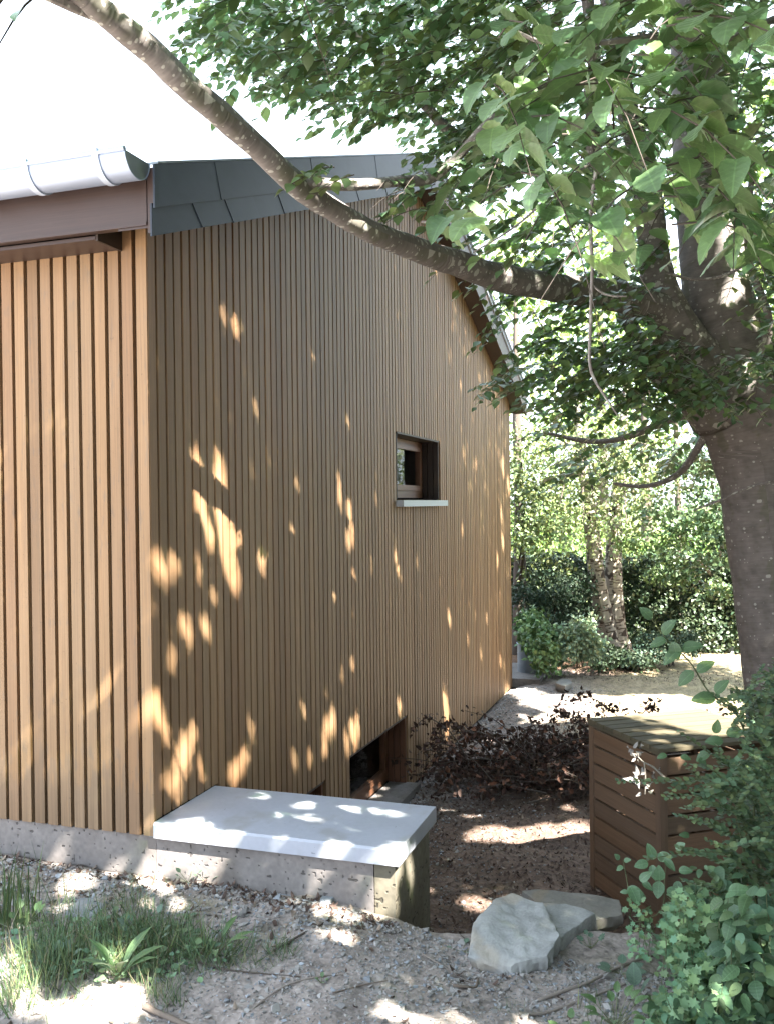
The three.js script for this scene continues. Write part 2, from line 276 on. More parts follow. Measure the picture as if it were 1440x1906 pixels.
// ------------------------------------------------------------------ house
const LEN = 8.07, RIDGE = -LEN / 2, SL = 0.362, OV = 0.18, EAVE = 0.21;
const vergeLow = (z) => 2.60 + SL * (LEN / 2 - Math.abs(z - RIDGE));      // lower edge of the verge over the wall
const house = thing('house', 'timber clad house with dark vertical slats, slate verge and zinc gutter', 'house');
{
  const openings = [[-4.70, -3.47, 1.455, 1.99], [-3.63, -2.36, -0.82, -0.265], [-1.90, -0.62, -0.82, -0.30]];
  // backing wall of the gable, built round its openings
  const gable = [], Z = [-0.0315, -0.62, -1.90, -2.36, -3.47, -3.63, -4.70, -LEN];
  const slope = (z0, z1, y0, top0, top1, x0, x1) => { const s = new THREE.Shape([new THREE.Vector2(-z0, y0), new THREE.Vector2(-z1, y0), new THREE.Vector2(-z1, top1), new THREE.Vector2(-z0, top0)]); const g = new THREE.ExtrudeGeometry(s, { depth: x1 - x0, bevelEnabled: false }); g.rotateY(Math.PI / 2); g.translate(x0, 0, 0); return g; };
  const colB = [...Z, RIDGE].sort((a, b) => b - a);
  for (let i = 0; i < colB.length - 1; i++) {
    const z0 = colB[i], z1 = colB[i + 1], zm = (z0 + z1) / 2; let y = -1.0;
    for (const o of openings.filter((q) => q[0] < zm && zm < q[1]).sort((a, b) => a[2] - b[2])) { gable.push(bounds(-0.2, -0.03, y, o[2], z1, z0)); y = o[3]; }
    gable.push(slope(z0, z1, y, vergeLow(z0) + 0.1, vergeLow(z1) + 0.1, -0.2, -0.03));
  }
  const wall = part('gable_wall', gable, M.membrane, house);
  // vertical slats of the gable
  const pitch = 0.0715;
  for (let k = 0; k < Math.floor(LEN / pitch); k++) {
    const z = -0.036 - k * pitch, wd = 0.0555; if (z - wd / 2 < -LEN) break;
    const base = z > -0.55 ? 0.069 : -0.862 + (rnd() - 0.5) * 0.004, top = Math.min(vergeLow(z - 0.03), vergeLow(z + 0.03)) + 0.06;
    const cuts = openings.filter((o) => z - wd / 2 > o[0] - 0.03 && z + wd / 2 < o[1] + 0.03).sort((a, b) => a[2] - b[2]);
    let y = base; const seg = [];
    for (const o of cuts) { if (o[2] > y + 0.02) seg.push([y, o[2]]); y = o[3]; }
    seg.push([y, top]);
    const mat = pick(M.slat), px = (rnd() - 0.5) * 0.003;
    for (const [a, b] of seg) part('slat', bounds(-0.024 + px, px, a, b, z - wd / 2, z + wd / 2, 1), mat, wall);
  }
  part('edge_trim', bounds(-0.0285, -0.003, -0.004, 2.62, -0.0068, -0.0018), M.zincDark, wall);
  // front wall and its boards
  const front = part('front_wall', [bounds(-6, -0.2, -0.02, 2.72, -0.2, -0.03), bounds(-0.1995, -0.0305, -0.02, 2.6, -0.16, -0.0302)], M.membrane, house);
  for (let k = 0; k < 62; k++) {
    const x = -0.0288 - k * 0.0708, wd = 0.0525, y1 = k < 2 ? 2.64 : 2.56, g = bounds(x - wd / 2, x + wd / 2, 0, y1, -0.0245, (rnd() - 0.5) * 0.003, 1);
    const p = g.attributes.position, uv = g.attributes.uv, u0 = rnd(); for (let i = 0; i < 24; i++) uv.setXY(i, u0 + (p.getX(i) - x) + (i < 8 ? p.getZ(i) : 0), p.getY(i));
    part('slat', g, M.board[k % 3 ? Math.floor(rnd() * 5) : 2], front);
  }
  part('foundation', [bounds(-6, 0, -1.1, -0.004, -0.25, -0.012), bounds(-0.25, -0.035, -1.1, -0.93, -LEN, -0.3)], M.concrete, house);
  part('back_wall', [bounds(-6, -0.0305, -1.0, 2.7, -LEN, -LEN + 0.15), bounds(-6, -5.8, -1.0, 2.7, -LEN + 0.15, -0.2)], M.membrane, house);
  part('indoor_floor', bounds(-5.8, -0.2, -1.0, -0.98, -LEN + 0.15, -0.2), M.inside, house);
  // roof: two slabs, each with courses of slates
  const roof = part('roof', [0, 1].map((side) => {
    const g = bounds(-6.2, OV - 0.03, -0.08, 0, 0, (LEN / 2 + EAVE) / Math.cos(Math.atan(SL)));
    g.rotateX(Math.atan(SL)); if (side) g.scale(1, 1, -1); g.translate(0, vergeLow(RIDGE) + 0.235, RIDGE); if (side) { const ix = g.index.array; for (let i = 0; i < ix.length; i += 3) [ix[i], ix[i + 1]] = [ix[i + 1], ix[i]]; } return g;
  }), M.slate[1], house);
  { const sl = Math.hypot(1, SL); for (let side = 0; side < 2; side++) for (let c = 0; c < 18; c++) {
      const d = 0.1 + c * 0.24; const z = side ? RIDGE - d / sl : RIDGE + d / sl, y = vergeLow(RIDGE) + 0.245 - d / sl * SL;
      const g = bounds(-6.2, OV - 0.035, -0.006, 0.003, -0.13, 0.13); g.rotateX((side ? -1 : 1) * (Math.atan(SL) - 0.02)); g.translate(0, y, z); part('slate_course', g, M.slate[c % 3], roof);
    } }
  // verge of the near slope: two courses of slates with slanted joints
  const verge = part('verge_board', [0, 1].map((s) => { const z0 = s ? RIDGE : EAVE, z1 = s ? -LEN - EAVE : RIDGE; 
    const sh = new THREE.Shape([new THREE.Vector2(-z0, vergeLow(z0)), new THREE.Vector2(-z1, vergeLow(z1)), new THREE.Vector2(-z1, vergeLow(z1) + 0.262), new THREE.Vector2(-z0, vergeLow(z0) + 0.262)]);
    const e = new THREE.ExtrudeGeometry(sh, { depth: 0.026, bevelEnabled: false }); e.rotateY(Math.PI / 2); e.translate(OV - 0.036, 0, 0); return e; }), M.brown, house);
  const slateTile = (za, zb, ya, yb, lean, x, mat, parent) => {                    // za nearer the eave; ya, yb heights above vergeLow
    const q = [[za, ya], [zb, ya], [zb + lean, yb], [za + lean, yb]].map(([z, y]) => new THREE.Vector2(-z, vergeLow(z) + y));
    const g = new THREE.ExtrudeGeometry(new THREE.Shape(q), { depth: 0.007, bevelEnabled: true, bevelSize: 0.001, bevelThickness: 0.001, bevelSegments: 1 }); g.rotateY(Math.PI / 2); g.translate(x, 0, 0); part('slate', g, mat, parent);
  };
  slateTile(EAVE + 0.02, -0.165, -0.012, 0.118, 0, OV - 0.0115, M.slate[0], verge);
  for (let k = 0; k < 14; k++) { const z = -0.169 - k * 0.287, e = Math.max(RIDGE + 0.002, z - 0.283); slateTile(z, e, -0.012 + rr(-0.002, 0.002), 0.118, 0.1, OV - 0.008 + (k % 2) * 0.003, M.slate[k % 3], verge); }
  for (let k = 0; k < 8; k++) { const z = EAVE + 0.02 - k * 0.55, e = Math.max(RIDGE + 0.002, z - 0.547); if (z < RIDGE + 0.1) break; slateTile(z, e, 0.1, 0.272, k ? 0.06 : 0, OV + 0.003 + (k % 2) * 0.002, M.slate[(k + 1) % 3], verge); }
  for (const s of [0, 1]) { const z0 = s ? RIDGE - 0.02 : EAVE, z1 = s ? -LEN - EAVE : RIDGE; const e = (y0, y1, x0, x1) => { const sh = new THREE.Shape([new THREE.Vector2(-z0, vergeLow(z0) + y0), new THREE.Vector2(-z1, vergeLow(z1) + y0), new THREE.Vector2(-z1, vergeLow(z1) + y1), new THREE.Vector2(-z0, vergeLow(z0) + y1)]); const g = new THREE.ExtrudeGeometry(sh, { depth: x1 - x0, bevelEnabled: false }); g.rotateY(Math.PI / 2); g.translate(x0, 0, 0); return g; };
    part('verge_trim', s ? [e(0.272, 0.285, OV - 0.04, OV + 0.02), e(0.225, 0.24, OV - 0.009, OV + 0.006)] : [e(0.275, 0.284, OV - 0.04, OV + 0.014)], s ? M.zincPale : M.zincDark, verge);
    part('verge_soffit', e(0.022, 0.036, 0.0045, OV - 0.037), M.brown, verge); }
  // eaves, front and back
  for (const f of [1, -1]) {
    const zz = (z) => f > 0 ? z : -LEN - z, B = (x0, x1, y0, y1, za, zb, al) => bounds(x0, x1, y0, y1, Math.min(zz(za), zz(zb)), Math.max(zz(za), zz(zb)), al);
    const fascia = part('fascia', [B(-6.2, OV - 0.041, 2.562, 2.74, EAVE - 0.03, EAVE, 0), B(-6.2, OV - 0.04, 2.556, 2.571, EAVE - 0.032, EAVE + 0.006, 0)], M.brown, house);
    part('soffit_board', B(-6.2, -0.13, 2.535, 2.55, 0.0035, EAVE - 0.031, 0), M.brown, fascia);
    part('soffit_end', B(-0.1295, -0.118, 2.53, 2.7, 0.0035, EAVE - 0.0335, 1), M.dark, fascia);
  }
  // gutter: half round zinc channel with a rolled lip and straps
  const gut = (x0, x1, r, tk) => { const s = new THREE.Shape(); s.absarc(0, 0, r, Math.PI, Math.PI * 2, false); s.absarc(0, 0, r - tk, Math.PI * 2, Math.PI, true); const g = new THREE.ExtrudeGeometry(s, { depth: x1 - x0, bevelEnabled: false, curveSegments: 20 }); g.rotateY(Math.PI / 2); g.scale(1, 1, -1); const p = g.index; g.translate(x0, 0, 0); if (!p) { const a = g.attributes; for (const n of ['position', 'normal', 'uv']) { const t = a[n], sz = t.itemSize; for (let i = 0; i < t.count; i += 3) for (let c = 0; c < sz; c++) { const q = t.array[(i + 1) * sz + c]; t.array[(i + 1) * sz + c] = t.array[(i + 2) * sz + c]; t.array[(i + 2) * sz + c] = q; } } } g.computeVertexNormals(); return g; };
  const gz = EAVE + 0.098, gyy = 2.795, GR = 0.088;
  const bead = (x0, x1) => { const c = new THREE.CylinderGeometry(0.011, 0.011, x1 - x0, 10); c.rotateZ(Math.PI / 2); c.translate((x0 + x1) / 2, 0.002, GR); return c; };
  const gutter = part('gutter', [gut(-6.2, 0.165, GR, 0.004), bead(-6.2, 0.165)], M.zinc, house); gutter.position.set(0, gyy, gz);
  { const cap = new THREE.Shape(); cap.absarc(0, 0, GR - 0.004, Math.PI, Math.PI * 2, false); const g = new THREE.ExtrudeGeometry(cap, { depth: 0.003, bevelEnabled: false, curveSegments: 20 }); g.rotateY(Math.PI / 2); g.translate(0.16, 0, 0); part('end_cap', g, M.zincDark, gutter); }
  for (const x of [0.02, -0.31, -0.64, -0.97, -1.3, -1.9, -2.5, -3.1]) part('gutter_strap', [gut(x, x + 0.028, GR + 0.006, 0.0055), bounds(x + 0.001, x + 0.027, 0.001, 0.016, GR - 0.012, GR + 0.0125)], M.zincPale, gutter);
  // windows
  const makeWindow = (z0, z1, y0, y1, name, sill) => {
    const w = part(name, [bounds(-0.205, -0.16, y0 + 0.02, y0 + 0.10, z0 + 0.016, z1 - 0.016, 2), bounds(-0.205, -0.16, y1 - 0.075, y1 - 0.016, z0 + 0.016, z1 - 0.016, 2), bounds(-0.205, -0.16, y0 + 0.1, y1 - 0.075, z0 + 0.016, z0 + 0.086, 1), bounds(-0.205, -0.16, y0 + 0.1, y1 - 0.075, z1 - 0.086, z1 - 0.016, 1)], M.frame, house);
    part('sash', [bounds(-0.19, -0.148, y0 + 0.085, y0 + 0.13, z0 + 0.075, z1 - 0.075, 2), bounds(-0.19, -0.148, y1 - 0.1, y1 - 0.065, z0 + 0.075, z1 - 0.075, 2), bounds(-0.19, -0.148, y0 + 0.13, y1 - 0.1, z0 + 0.075, z0 + 0.12, 1), bounds(-0.19, -0.148, y0 + 0.13, y1 - 0.1, z1 - 0.12, z1 - 0.075, 1)], M.frame, w);
    part('pane', bounds(-0.172, -0.168, y0 + 0.131, y1 - 0.101, z0 + 0.121, z1 - 0.121), M.glass, w);
    const n = 3, d = 0.155 / n;
    for (let i = 0; i < n; i++) for (const [a, b] of [[z0 - 0.0005, z0 + 0.015], [z1 - 0.015, z1 + 0.0005]]) part('reveal_board', bounds(-0.158 + i * d, -0.158 + (i + 1) * d - 0.006, y0 + 0.01, y1 - 0.015, a, b, 1), name === 'basement_window' ? M.frame : M.dark, w);
    part('head_lining', bounds(-0.158, -0.001, y1 - 0.014, y1 + 0.0005, z0 - 0.0006, z1 + 0.0006, 2), M.dark, w);
    part('room', [bounds(-1.3, -1.28, y0 - 0.2, y1 + 0.2, z0 - 0.3, z1 + 0.3), bounds(-1.279, -0.21, y0 - 0.21, y0 - 0.2, z0 - 0.3, z1 + 0.3), bounds(-1.279, -0.21, y1 + 0.2, y1 + 0.21, z0 - 0.3, z1 + 0.3), bounds(-1.279, -0.21, y0 - 0.199, y1 + 0.199, z0 - 0.31, z0 - 0.3), bounds(-1.279, -0.21, y0 - 0.199, y1 + 0.199, z1 + 0.3, z1 + 0.31)], M.inside, w);
    sill(w); return w;
  };
  tag(makeWindow(-4.70, -3.47, 1.455, 1.99, 'window', (w) => { part('sill', [bounds(-0.16, 0.062, 1.435, 1.452, -4.75, -3.42), bounds(0.05, 0.062, 1.402, 1.4348, -4.75, -3.42), bounds(-0.02, 0.0498, 1.402, 1.4347, -3.428, -3.42)], std([0.42, 0.46, 0.49], 0.5, { metalness: 0.4 }), w); }), 'small wide window set deep in the slats');
  for (const [a, b] of [[-3.63, -2.36], [-1.90, -0.62]]) makeWindow(a, b, -0.82, a < -3 ? -0.265 : -0.30, 'basement_window', (w) => { part('sill', bounds(-0.15, 0.105, -0.86, -0.805, a - 0.01, b + 0.01, 2), M.concrete, w); });
}
// ------------------------------------------------------------------ low wall with its coping
{
  const lw = thing('low_wall', 'low concrete wall with pale metal coping beside the house corner', 'wall', V(0.001, -1.1, 0));
  const dn = (g) => g.translate(-0.001, 1.1, 0);
  part('wall_core', dn(bounds(0.002, 0.994, -1.1, -0.002, -0.5, -0.0115)), M.concrete, lw);
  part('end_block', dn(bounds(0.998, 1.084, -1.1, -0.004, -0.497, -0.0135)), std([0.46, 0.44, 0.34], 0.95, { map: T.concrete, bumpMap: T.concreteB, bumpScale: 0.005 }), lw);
  const s = new THREE.Shape([new THREE.Vector2(0.012, 0.0), new THREE.Vector2(0.012, 0.054), new THREE.Vector2(0.005, 0.062), new THREE.Vector2(-0.523, 0.0665), new THREE.Vector2(-0.528, 0.06), new THREE.Vector2(-0.528, 0.0)]);
  const g = new THREE.ExtrudeGeometry(s, { depth: 1.104, bevelEnabled: true, bevelSize: 0.002, bevelThickness: 0.002, bevelSegments: 2 }); g.rotateY(Math.PI / 2); g.scale(1, 1, -1);
  { const t = g.attributes; for (const n of ['position', 'normal', 'uv']) { const q = t[n], sz = q.itemSize; for (let i = 0; i < q.count; i += 3) for (let c = 0; c < sz; c++) { const b = q.array[(i + 1) * sz + c]; q.array[(i + 1) * sz + c] = q.array[(i + 2) * sz + c]; q.array[(i + 2) * sz + c] = b; } } g.computeVertexNormals(); }
  g.translate(0.004, 0, 0); part('coping', dn(g), M.coping, lw);
}
// ------------------------------------------------------------------ compost bin
{
  const F = V(2.03, -0.83, -1.52), L = V(-0.43, 0, -0.60).normalize(), Rr = V(0.60, 0, -0.43).normalize(), S = 0.735, H = 0.93;
  const bin = thing('compost_bin', 'brown slatted wooden compost bin with greenish board lid beside the beech', 'compost bin', F);
  bin.rotation.y = Math.atan2(-Rr.z, Rr.x);                                 // local +x along the right face, local -z along the left face
  for (const [x, z] of [[0.022, -0.022], [S - 0.022, -0.022], [0.022, -S + 0.022], [S - 0.022, -S + 0.022]]) part('post', bounds(x - 0.022, x + 0.022, -0.05, H - 0.002, z - 0.022, z + 0.022, 1), pick(M.bin), bin);
  const pitch = 0.1035, hgt = 0.089;
  for (let k = 0; k < 9; k++) { const y0 = H - 0.012 - hgt - k * pitch, y1 = y0 + hgt; if (y1 < 0) break;
    const t = () => (rnd() - 0.5) * 0.004;
    part('slat', bounds(0.006 + t(), 0.024, Math.max(y0, -0.04), y1, -S + 0.0455, -0.0455, 2), pick(M.bin), bin);
    part('slat', bounds(S - 0.024, S - 0.006 + t(), Math.max(y0, -0.04), y1, -S + 0.0455, -0.0455, 2), pick(M.bin), bin);
    part('slat', bounds(0.0455, S - 0.0455, Math.max(y0, -0.04), y1, -0.024, -0.006 + t(), 0), pick(M.bin), bin);
    part('slat', bounds(0.0455, S - 0.0455, Math.max(y0, -0.04), y1, -S + 0.006 + t(), -S + 0.024, 0), pick(M.bin), bin); }
  const lid = part('lid', [bounds(0.0, 0.02, H + 0.001, H + 0.026, -S - 0.01, 0.015, 2), bounds(S - 0.02, S, H + 0.001, H + 0.026, -S - 0.01, 0.015, 2)], M.lid[0], bin);
  for (let k = 0; k < 8; k++) { const z = 0.022 - k * 0.0935; part('lid_board', bounds(-0.018 + rr(-0.004, 0.004), S + 0.02, H + 0.0265, H + 0.047 + rr(-0.002, 0.002), z - 0.0765, z, 0), M.lid[k % 3], lid); }
}
// ------------------------------------------------------------------ stones
function slabStone(outline, thick, seed, cracks = [], rough = 0.02) {   // outline: top edge points in order; a broken slab with a worn top
  const n = outline.length, c = V(0, 0, 0); outline.forEach((p) => c.add(p)); c.multiplyScalar(1 / n);
  const nrm = V(0, 0, 0); for (let i = 0; i < n; i++) nrm.add(outline[i].clone().sub(c).cross(outline[(i + 1) % n].clone().sub(c))); nrm.normalize(); if (nrm.y < 0) nrm.negate();
  const per = 9, ring = []; for (let i = 0; i < n; i++) for (let k = 0; k < per; k++) { const p = outline[i].clone().lerp(outline[(i + 1) % n], k / per); const jag = (vnoise(p.x * 26 + 60, p.z * 26 + 60, 0, 0, seed) - 0.5) * 0.009; ring.push(p.addScaledVector(p.clone().sub(c).normalize(), jag)); }
  const m = ring.length, rows = 24, P = [], U = [], I = [];
  const ux = ring[0].clone().sub(c).normalize(), uy = nrm.clone().cross(ux);
  const put = (p) => { P.push(p.x, p.y, p.z); const q = p.clone().sub(c); U.push(q.dot(ux) + q.dot(nrm) * 0.9, q.dot(uy) + q.dot(nrm) * 0.7); };
  for (let r = 0; r <= rows; r++) for (let i = 0; i < m; i++) {
    const t = r / rows, p = c.clone().lerp(ring[i], t); let h = (vnoise(p.x * 9 + 50, p.z * 9 + 50, 0, 0, seed + 1) - 0.5) * rough * 0.9 + (vnoise(p.x * 30 + 50, p.z * 30 + 50, 0, 0, seed + 2) - 0.5) * rough * 0.5;
    for (const [a, b, w, d] of cracks) { const ab = b.clone().sub(a), s = clamp(p.clone().sub(a).dot(ab) / ab.lengthSq()), q = p.distanceTo(a.clone().addScaledVector(ab, s)) + (vnoise(p.x * 50, p.z * 50, 0, 0, seed + 8) - 0.5) * w * 1.5; h -= d * sstep(w, 0, q); }
    if (r === rows) h -= 0.0025; put(p.addScaledVector(nrm, h));
  }
  for (const [dx, dn, wob] of [[0.004, 0.25, 0.008], [0.002, 0.6, 0.014], [-0.02, 1, 0.02]]) for (let i = 0; i < m; i++) { const p = ring[i].clone(), o = p.clone().sub(c).normalize(); p.addScaledVector(o, dx + (vnoise(i * 0.7, dn * 5, 0, 0, seed + 4) - 0.5) * wob).addScaledVector(nrm, -thick * dn); put(p); }
  const R = rows + 3;
  for (let r = 0; r < R; r++) for (let i = 0; i < m; i++) { const j = (i + 1) % m, a = r * m + i, b = r * m + j, d = a + m, e = b + m; I.push(a, d, b, b, d, e); }
  const g = new THREE.BufferGeometry(); g.setAttribute('position', new THREE.Float32BufferAttribute(P, 3)); g.setAttribute('uv', new THREE.Float32BufferAttribute(U, 2)); g.setIndex(I); g.computeVertexNormals();
  { const nn = g.attributes.normal, k = (2 * m) ; let s = 0; for (let i = 0; i < k; i++) s += nn.getX(i) * nrm.x + nn.getY(i) * nrm.y + nn.getZ(i) * nrm.z; if (s < 0) { const ix = g.index.array; for (let i = 0; i < ix.length; i += 3) [ix[i], ix[i + 1]] = [ix[i + 1], ix[i]]; g.computeVertexNormals(); } }
  return toCreasedNormals(g, 0.6);
}
const stoneThing = (g, mat, name, label, group) => { g.computeBoundingBox(); const b = g.boundingBox, p = V((b.min.x + b.max.x) / 2, b.min.y, (b.min.z + b.max.z) / 2); g.translate(-p.x, -p.y, -p.z); const m = part(name, g, mat); m.position.copy(p); return tag(m, label, 'stone', group); };
{
  const o = (list, y) => list.map(([x, py, dy]) => onY(x, py, y + (dy || 0)));
  const c1 = o([[950, 1741], [1036, 1741]], -0.175), c2 = o([[905, 1752], [960, 1737]], -0.17), c3 = o([[995, 1733], [1022, 1720]], -0.165);
  stoneThing(slabStone(o([[872, 1770, -0.03], [880, 1722, -0.01], [921, 1667, 0.02], [952, 1662, 0.02], [1008, 1676, 0.02], [1022, 1702, 0.01], [1040, 1742, 0], [1016, 1776, -0.02], [982, 1784, -0.03], [950, 1797, -0.05], [932, 1793, -0.05]], -0.19), 0.085, 301, [[c1[0], c1[1], 0.009, 0.024], [c2[0], c2[1], 0.009, 0.018], [c3[0], c3[1], 0.008, 0.014]], 0.022), M.rock, 'rock', 'large pale grey stone slab with cracks lying in front of the compost bin');
  stoneThing(slabStone(o([[1004, 1680], [1050, 1682], [1106, 1699], [1080, 1716], [1062, 1730], [1040, 1746], [1015, 1740]], -0.225), 0.10, 321, [], 0.014), M.rock, 'rock', 'pointed grey stone tucked behind the right edge of the large cracked slab');
  stoneThing(slabStone(o([[972, 1660], [1000, 1654], [1090, 1664], [1152, 1672], [1156, 1700], [1110, 1712], [1010, 1690]], -0.335), 0.07, 341, [], 0.014), std([0.72, 0.68, 0.62], 0.9, { map: T.rock }), 'rock', 'flat brownish stone behind the two grey slabs towards the compost bin');
  stoneThing(slabStone(o([[122, 1698], [150, 1672], [203, 1669], [190, 1692], [165, 1704], [130, 1706]], -0.165), 0.03, 361, [], 0.008), M.slateStone, 'stone', 'flat grey slate piece among the grass in front of the plinth');
  stoneThing(slabStone(o([[503, 1660], [512, 1655], [548, 1658], [552, 1666], [530, 1672], [508, 1670]], -0.18), 0.02, 371, [], 0.006), M.slateStone, 'stone', 'small bluish flat slate piece below the middle of the metal coping');
  stoneThing(slabStone(o([[596, 1672], [612, 1640], [630, 1646], [628, 1664], [610, 1680]], -0.165), 0.03, 381, [], 0.008), M.slateStone, 'stone', 'upright bluish slate shard leaning by the right half of the low wall');
  stoneThing(slabStone(o([[410, 1656], [420, 1649], [434, 1652], [430, 1662], [414, 1664]], -0.17), 0.02, 391, [], 0.004), M.rock, 'stone', 'small whitish stone at the foot of the low wall, left of its middle');
  stoneThing(slabStone(o([[1032, 1272], [1042, 1263], [1058, 1264], [1064, 1271], [1050, 1276]], -0.75), 0.09, 401, [], 0.01), std([0.6, 0.58, 0.55], 0.9, { map: T.rock }), 'stone', 'small grey boulder at the edge of the far border');
  const cp = part('path_slab', bounds(-0.6, 0.32, -0.9, -0.79, -9.3, -8.15), M.concrete); cp.userData.kind = 'structure';
}
{ const t = new THREE.Group(); t.name = 'added_terrace'; t.userData.kind = 'structure'; scene.add(t); const m = [0.50, 0.53, 0.47].map((k) => std([k, k * 0.96, k * 0.9], 0.85)); for (let i = 0; i < 7; i++) for (let j = 0; j < 8; j++) part('bounce_slab', bounds(-1.9 - (i + 1) * 0.8 + 0.006, -1.9 - i * 0.8, -0.26, -0.13 + rr(-0.002, 0.002), 0.1 + j * 0.8, 0.894 + j * 0.8), m[(i * 3 + j) % 3], t); }  // pale paving added out of view to bounce sunlight onto front wall and soffit
// loose chips of slate, grit and litter
const chipGeo = [1, 2, 3, 4].map((s) => { const r = RNG(s * 31), p = []; for (let i = 0; i < 11; i++) p.push(V((r() - 0.5) * (0.8 + 0.6 * r()), (r() - 0.5) * 0.5, (r() - 0.5) * (0.6 + 0.5 * r()))); return new ConvexGeometry(p); });
function scatter(name, label, n, place, geos, mat, size, tint, lift = 0) {
  const g = new THREE.Group(); g.name = numbered(name); g.userData = { label, kind: 'stuff' }; scene.add(g);
  const lists = geos.map(() => []), q = new THREE.Quaternion(), e = new THREE.Euler();
  for (let i = 0; i < n; i++) {
    const p = place(); if (!p) continue; const s = size(p); e.set((rnd() - 0.5) * 0.7, rnd() * 6.283, (rnd() - 0.5) * 0.7); q.setFromEuler(e);
    lists[i % geos.length].push({ m: new THREE.Matrix4().compose(V(p[0], gy(p[0], p[1]) + s * lift, p[1]), q, V(s, s, s)), p });
  }
  geos.forEach((ge, i) => foliage(name, lists[i], ge, mat, g, tint));
  return g;
}
const inWall = (x, z) => x < 1.1 && z < 0.012 && z > -0.54;
scatter('gravel', 'grey slate chips and grit strewn over the ground', 60000, () => {
  const k = rnd();
  if (k < 0.62) { const x = rr(-1.4, 3.2), z = rr(0.02, 2.2) * rnd(); return (z < 0.03 && x < 1.12) ? null : [x, z]; }
  const z = rr(-8, -0.6), x = rnd() * rnd() * 1.5 + 0.03; return [x, z];
}, chipGeo, std([1, 1, 1], 0.85), (p) => 0.005 + 0.02 * Math.pow(rnd(), 4) + (rnd() < 0.006 ? 0.03 : 0), () => { const v = rr(0.17, 0.38); return rnd() < 0.25 ? [v * 0.92, v * 0.98, v * 1.06] : [v, v * 0.95, v * 0.9]; }, 0.08);
G.litter = [leafGeo([0.0, 0.25, 0.3, 0.15, 0.0], 0.5, 0.7, 0.04), leafGeo([0.0, 0.2, 0.26, 0.2, 0.0], -0.6, -0.5, 0.05)].map((g) => g.rotateX(-Math.PI / 2));
scatter('leaf_litter', 'brown dead leaves and husks on the ground', 9000, () => { const k = rnd();
  if (k < 0.10) return [rr(-1.0, 1.1), 0.02 + 0.3 * rnd() * rnd()];
  if (k < 0.16) return [rr(-1, 3), rr(0.05, 1.6)];
  if (k < 0.9) { const x = rr(0.05, 2.2), z = rr(-4.2, -0.25); return inWall(x, z) ? null : [x, z]; }
  return [rr(-0.2, 3), rr(-9.4, -8.5)];
}, G.litter, std([1, 1, 1], 0.85, { side: THREE.DoubleSide }), () => rr(0.012, 0.035), () => { const v = rr(0.6, 1.5); return rnd() < 0.18 ? [0.22 * v, 0.17 * v, 0.13 * v] : [0.09 * v, 0.058 * v, 0.045 * v]; }, 0.15);
// twigs and roots lying on the ground
const lieOn = (pts, y, r0, r1, lift = 0.006) => { const w = pts.map(([x, py]) => { const p = onY(x, py, y); p.y = gy(p.x, p.z) + lift; return p; }); const g = tube(w, w.map((_, i) => mix(r0, r1, i / (w.length - 1))), 6, 5, 0.25, 3); const c = w[0].clone(); g.translate(-c.x, -c.y, -c.z); const m = part('fallen_twig', g, pick([M.twig, std([0.26, 0.22, 0.19], 0.85), std([0.18, 0.14, 0.11], 0.85)])); m.position.copy(c); return m; };
[[[[270, 1866], [310, 1880], [335, 1893], [365, 1906]], 0.012, 0.008, 'thick pale twig at the bottom edge below the grass'],
 [[[370, 1795], [430, 1806], [500, 1812], [560, 1818]], 0.004, 0.002, 'long thin pale twig running right from the broad weed leaf'],
 [[[440, 1895], [490, 1855], [540, 1828], [600, 1815], [640, 1812]], 0.004, 0.002, 'curved dark twig rising right near the bottom edge'],
 [[[510, 1772], [560, 1750], [600, 1722], [628, 1702]], 0.005, 0.003, 'slanting dark twig between the grass and the end of the low wall'],
 [[[965, 1860], [1010, 1850], [1048, 1836], [1110, 1815], [1180, 1790]], 0.006, 0.003, 'dark root line crossing the bare ground below the large slab'],
 [[[1000, 1822], [1050, 1808], [1090, 1794], [1150, 1760], [1220, 1735]], 0.007, 0.004, 'upper dark root line right of the large slab'],
 [[[842, 1807], [866, 1806], [882, 1800], [888, 1780]], 0.006, 0.004, 'short bent brown twig touching the left foot of the large slab'],
 [[[785, 1752], [820, 1768], [860, 1782], [885, 1786]], 0.003, 0.002, 'thin straight grey twig left of the large slab'],
 [[[850, 1696], [868, 1716], [884, 1736]], 0.003, 0.002, 'thin grey stick leaning against the upper left of the large slab'],
 [[[620, 1845], [680, 1822], [720, 1812]], 0.003, 0.002, 'short dark twig on the grit left of the picture middle'],
].forEach(([p, a, b, l]) => tag(lieOn(p, -0.19, a, b), l, 'twig'));
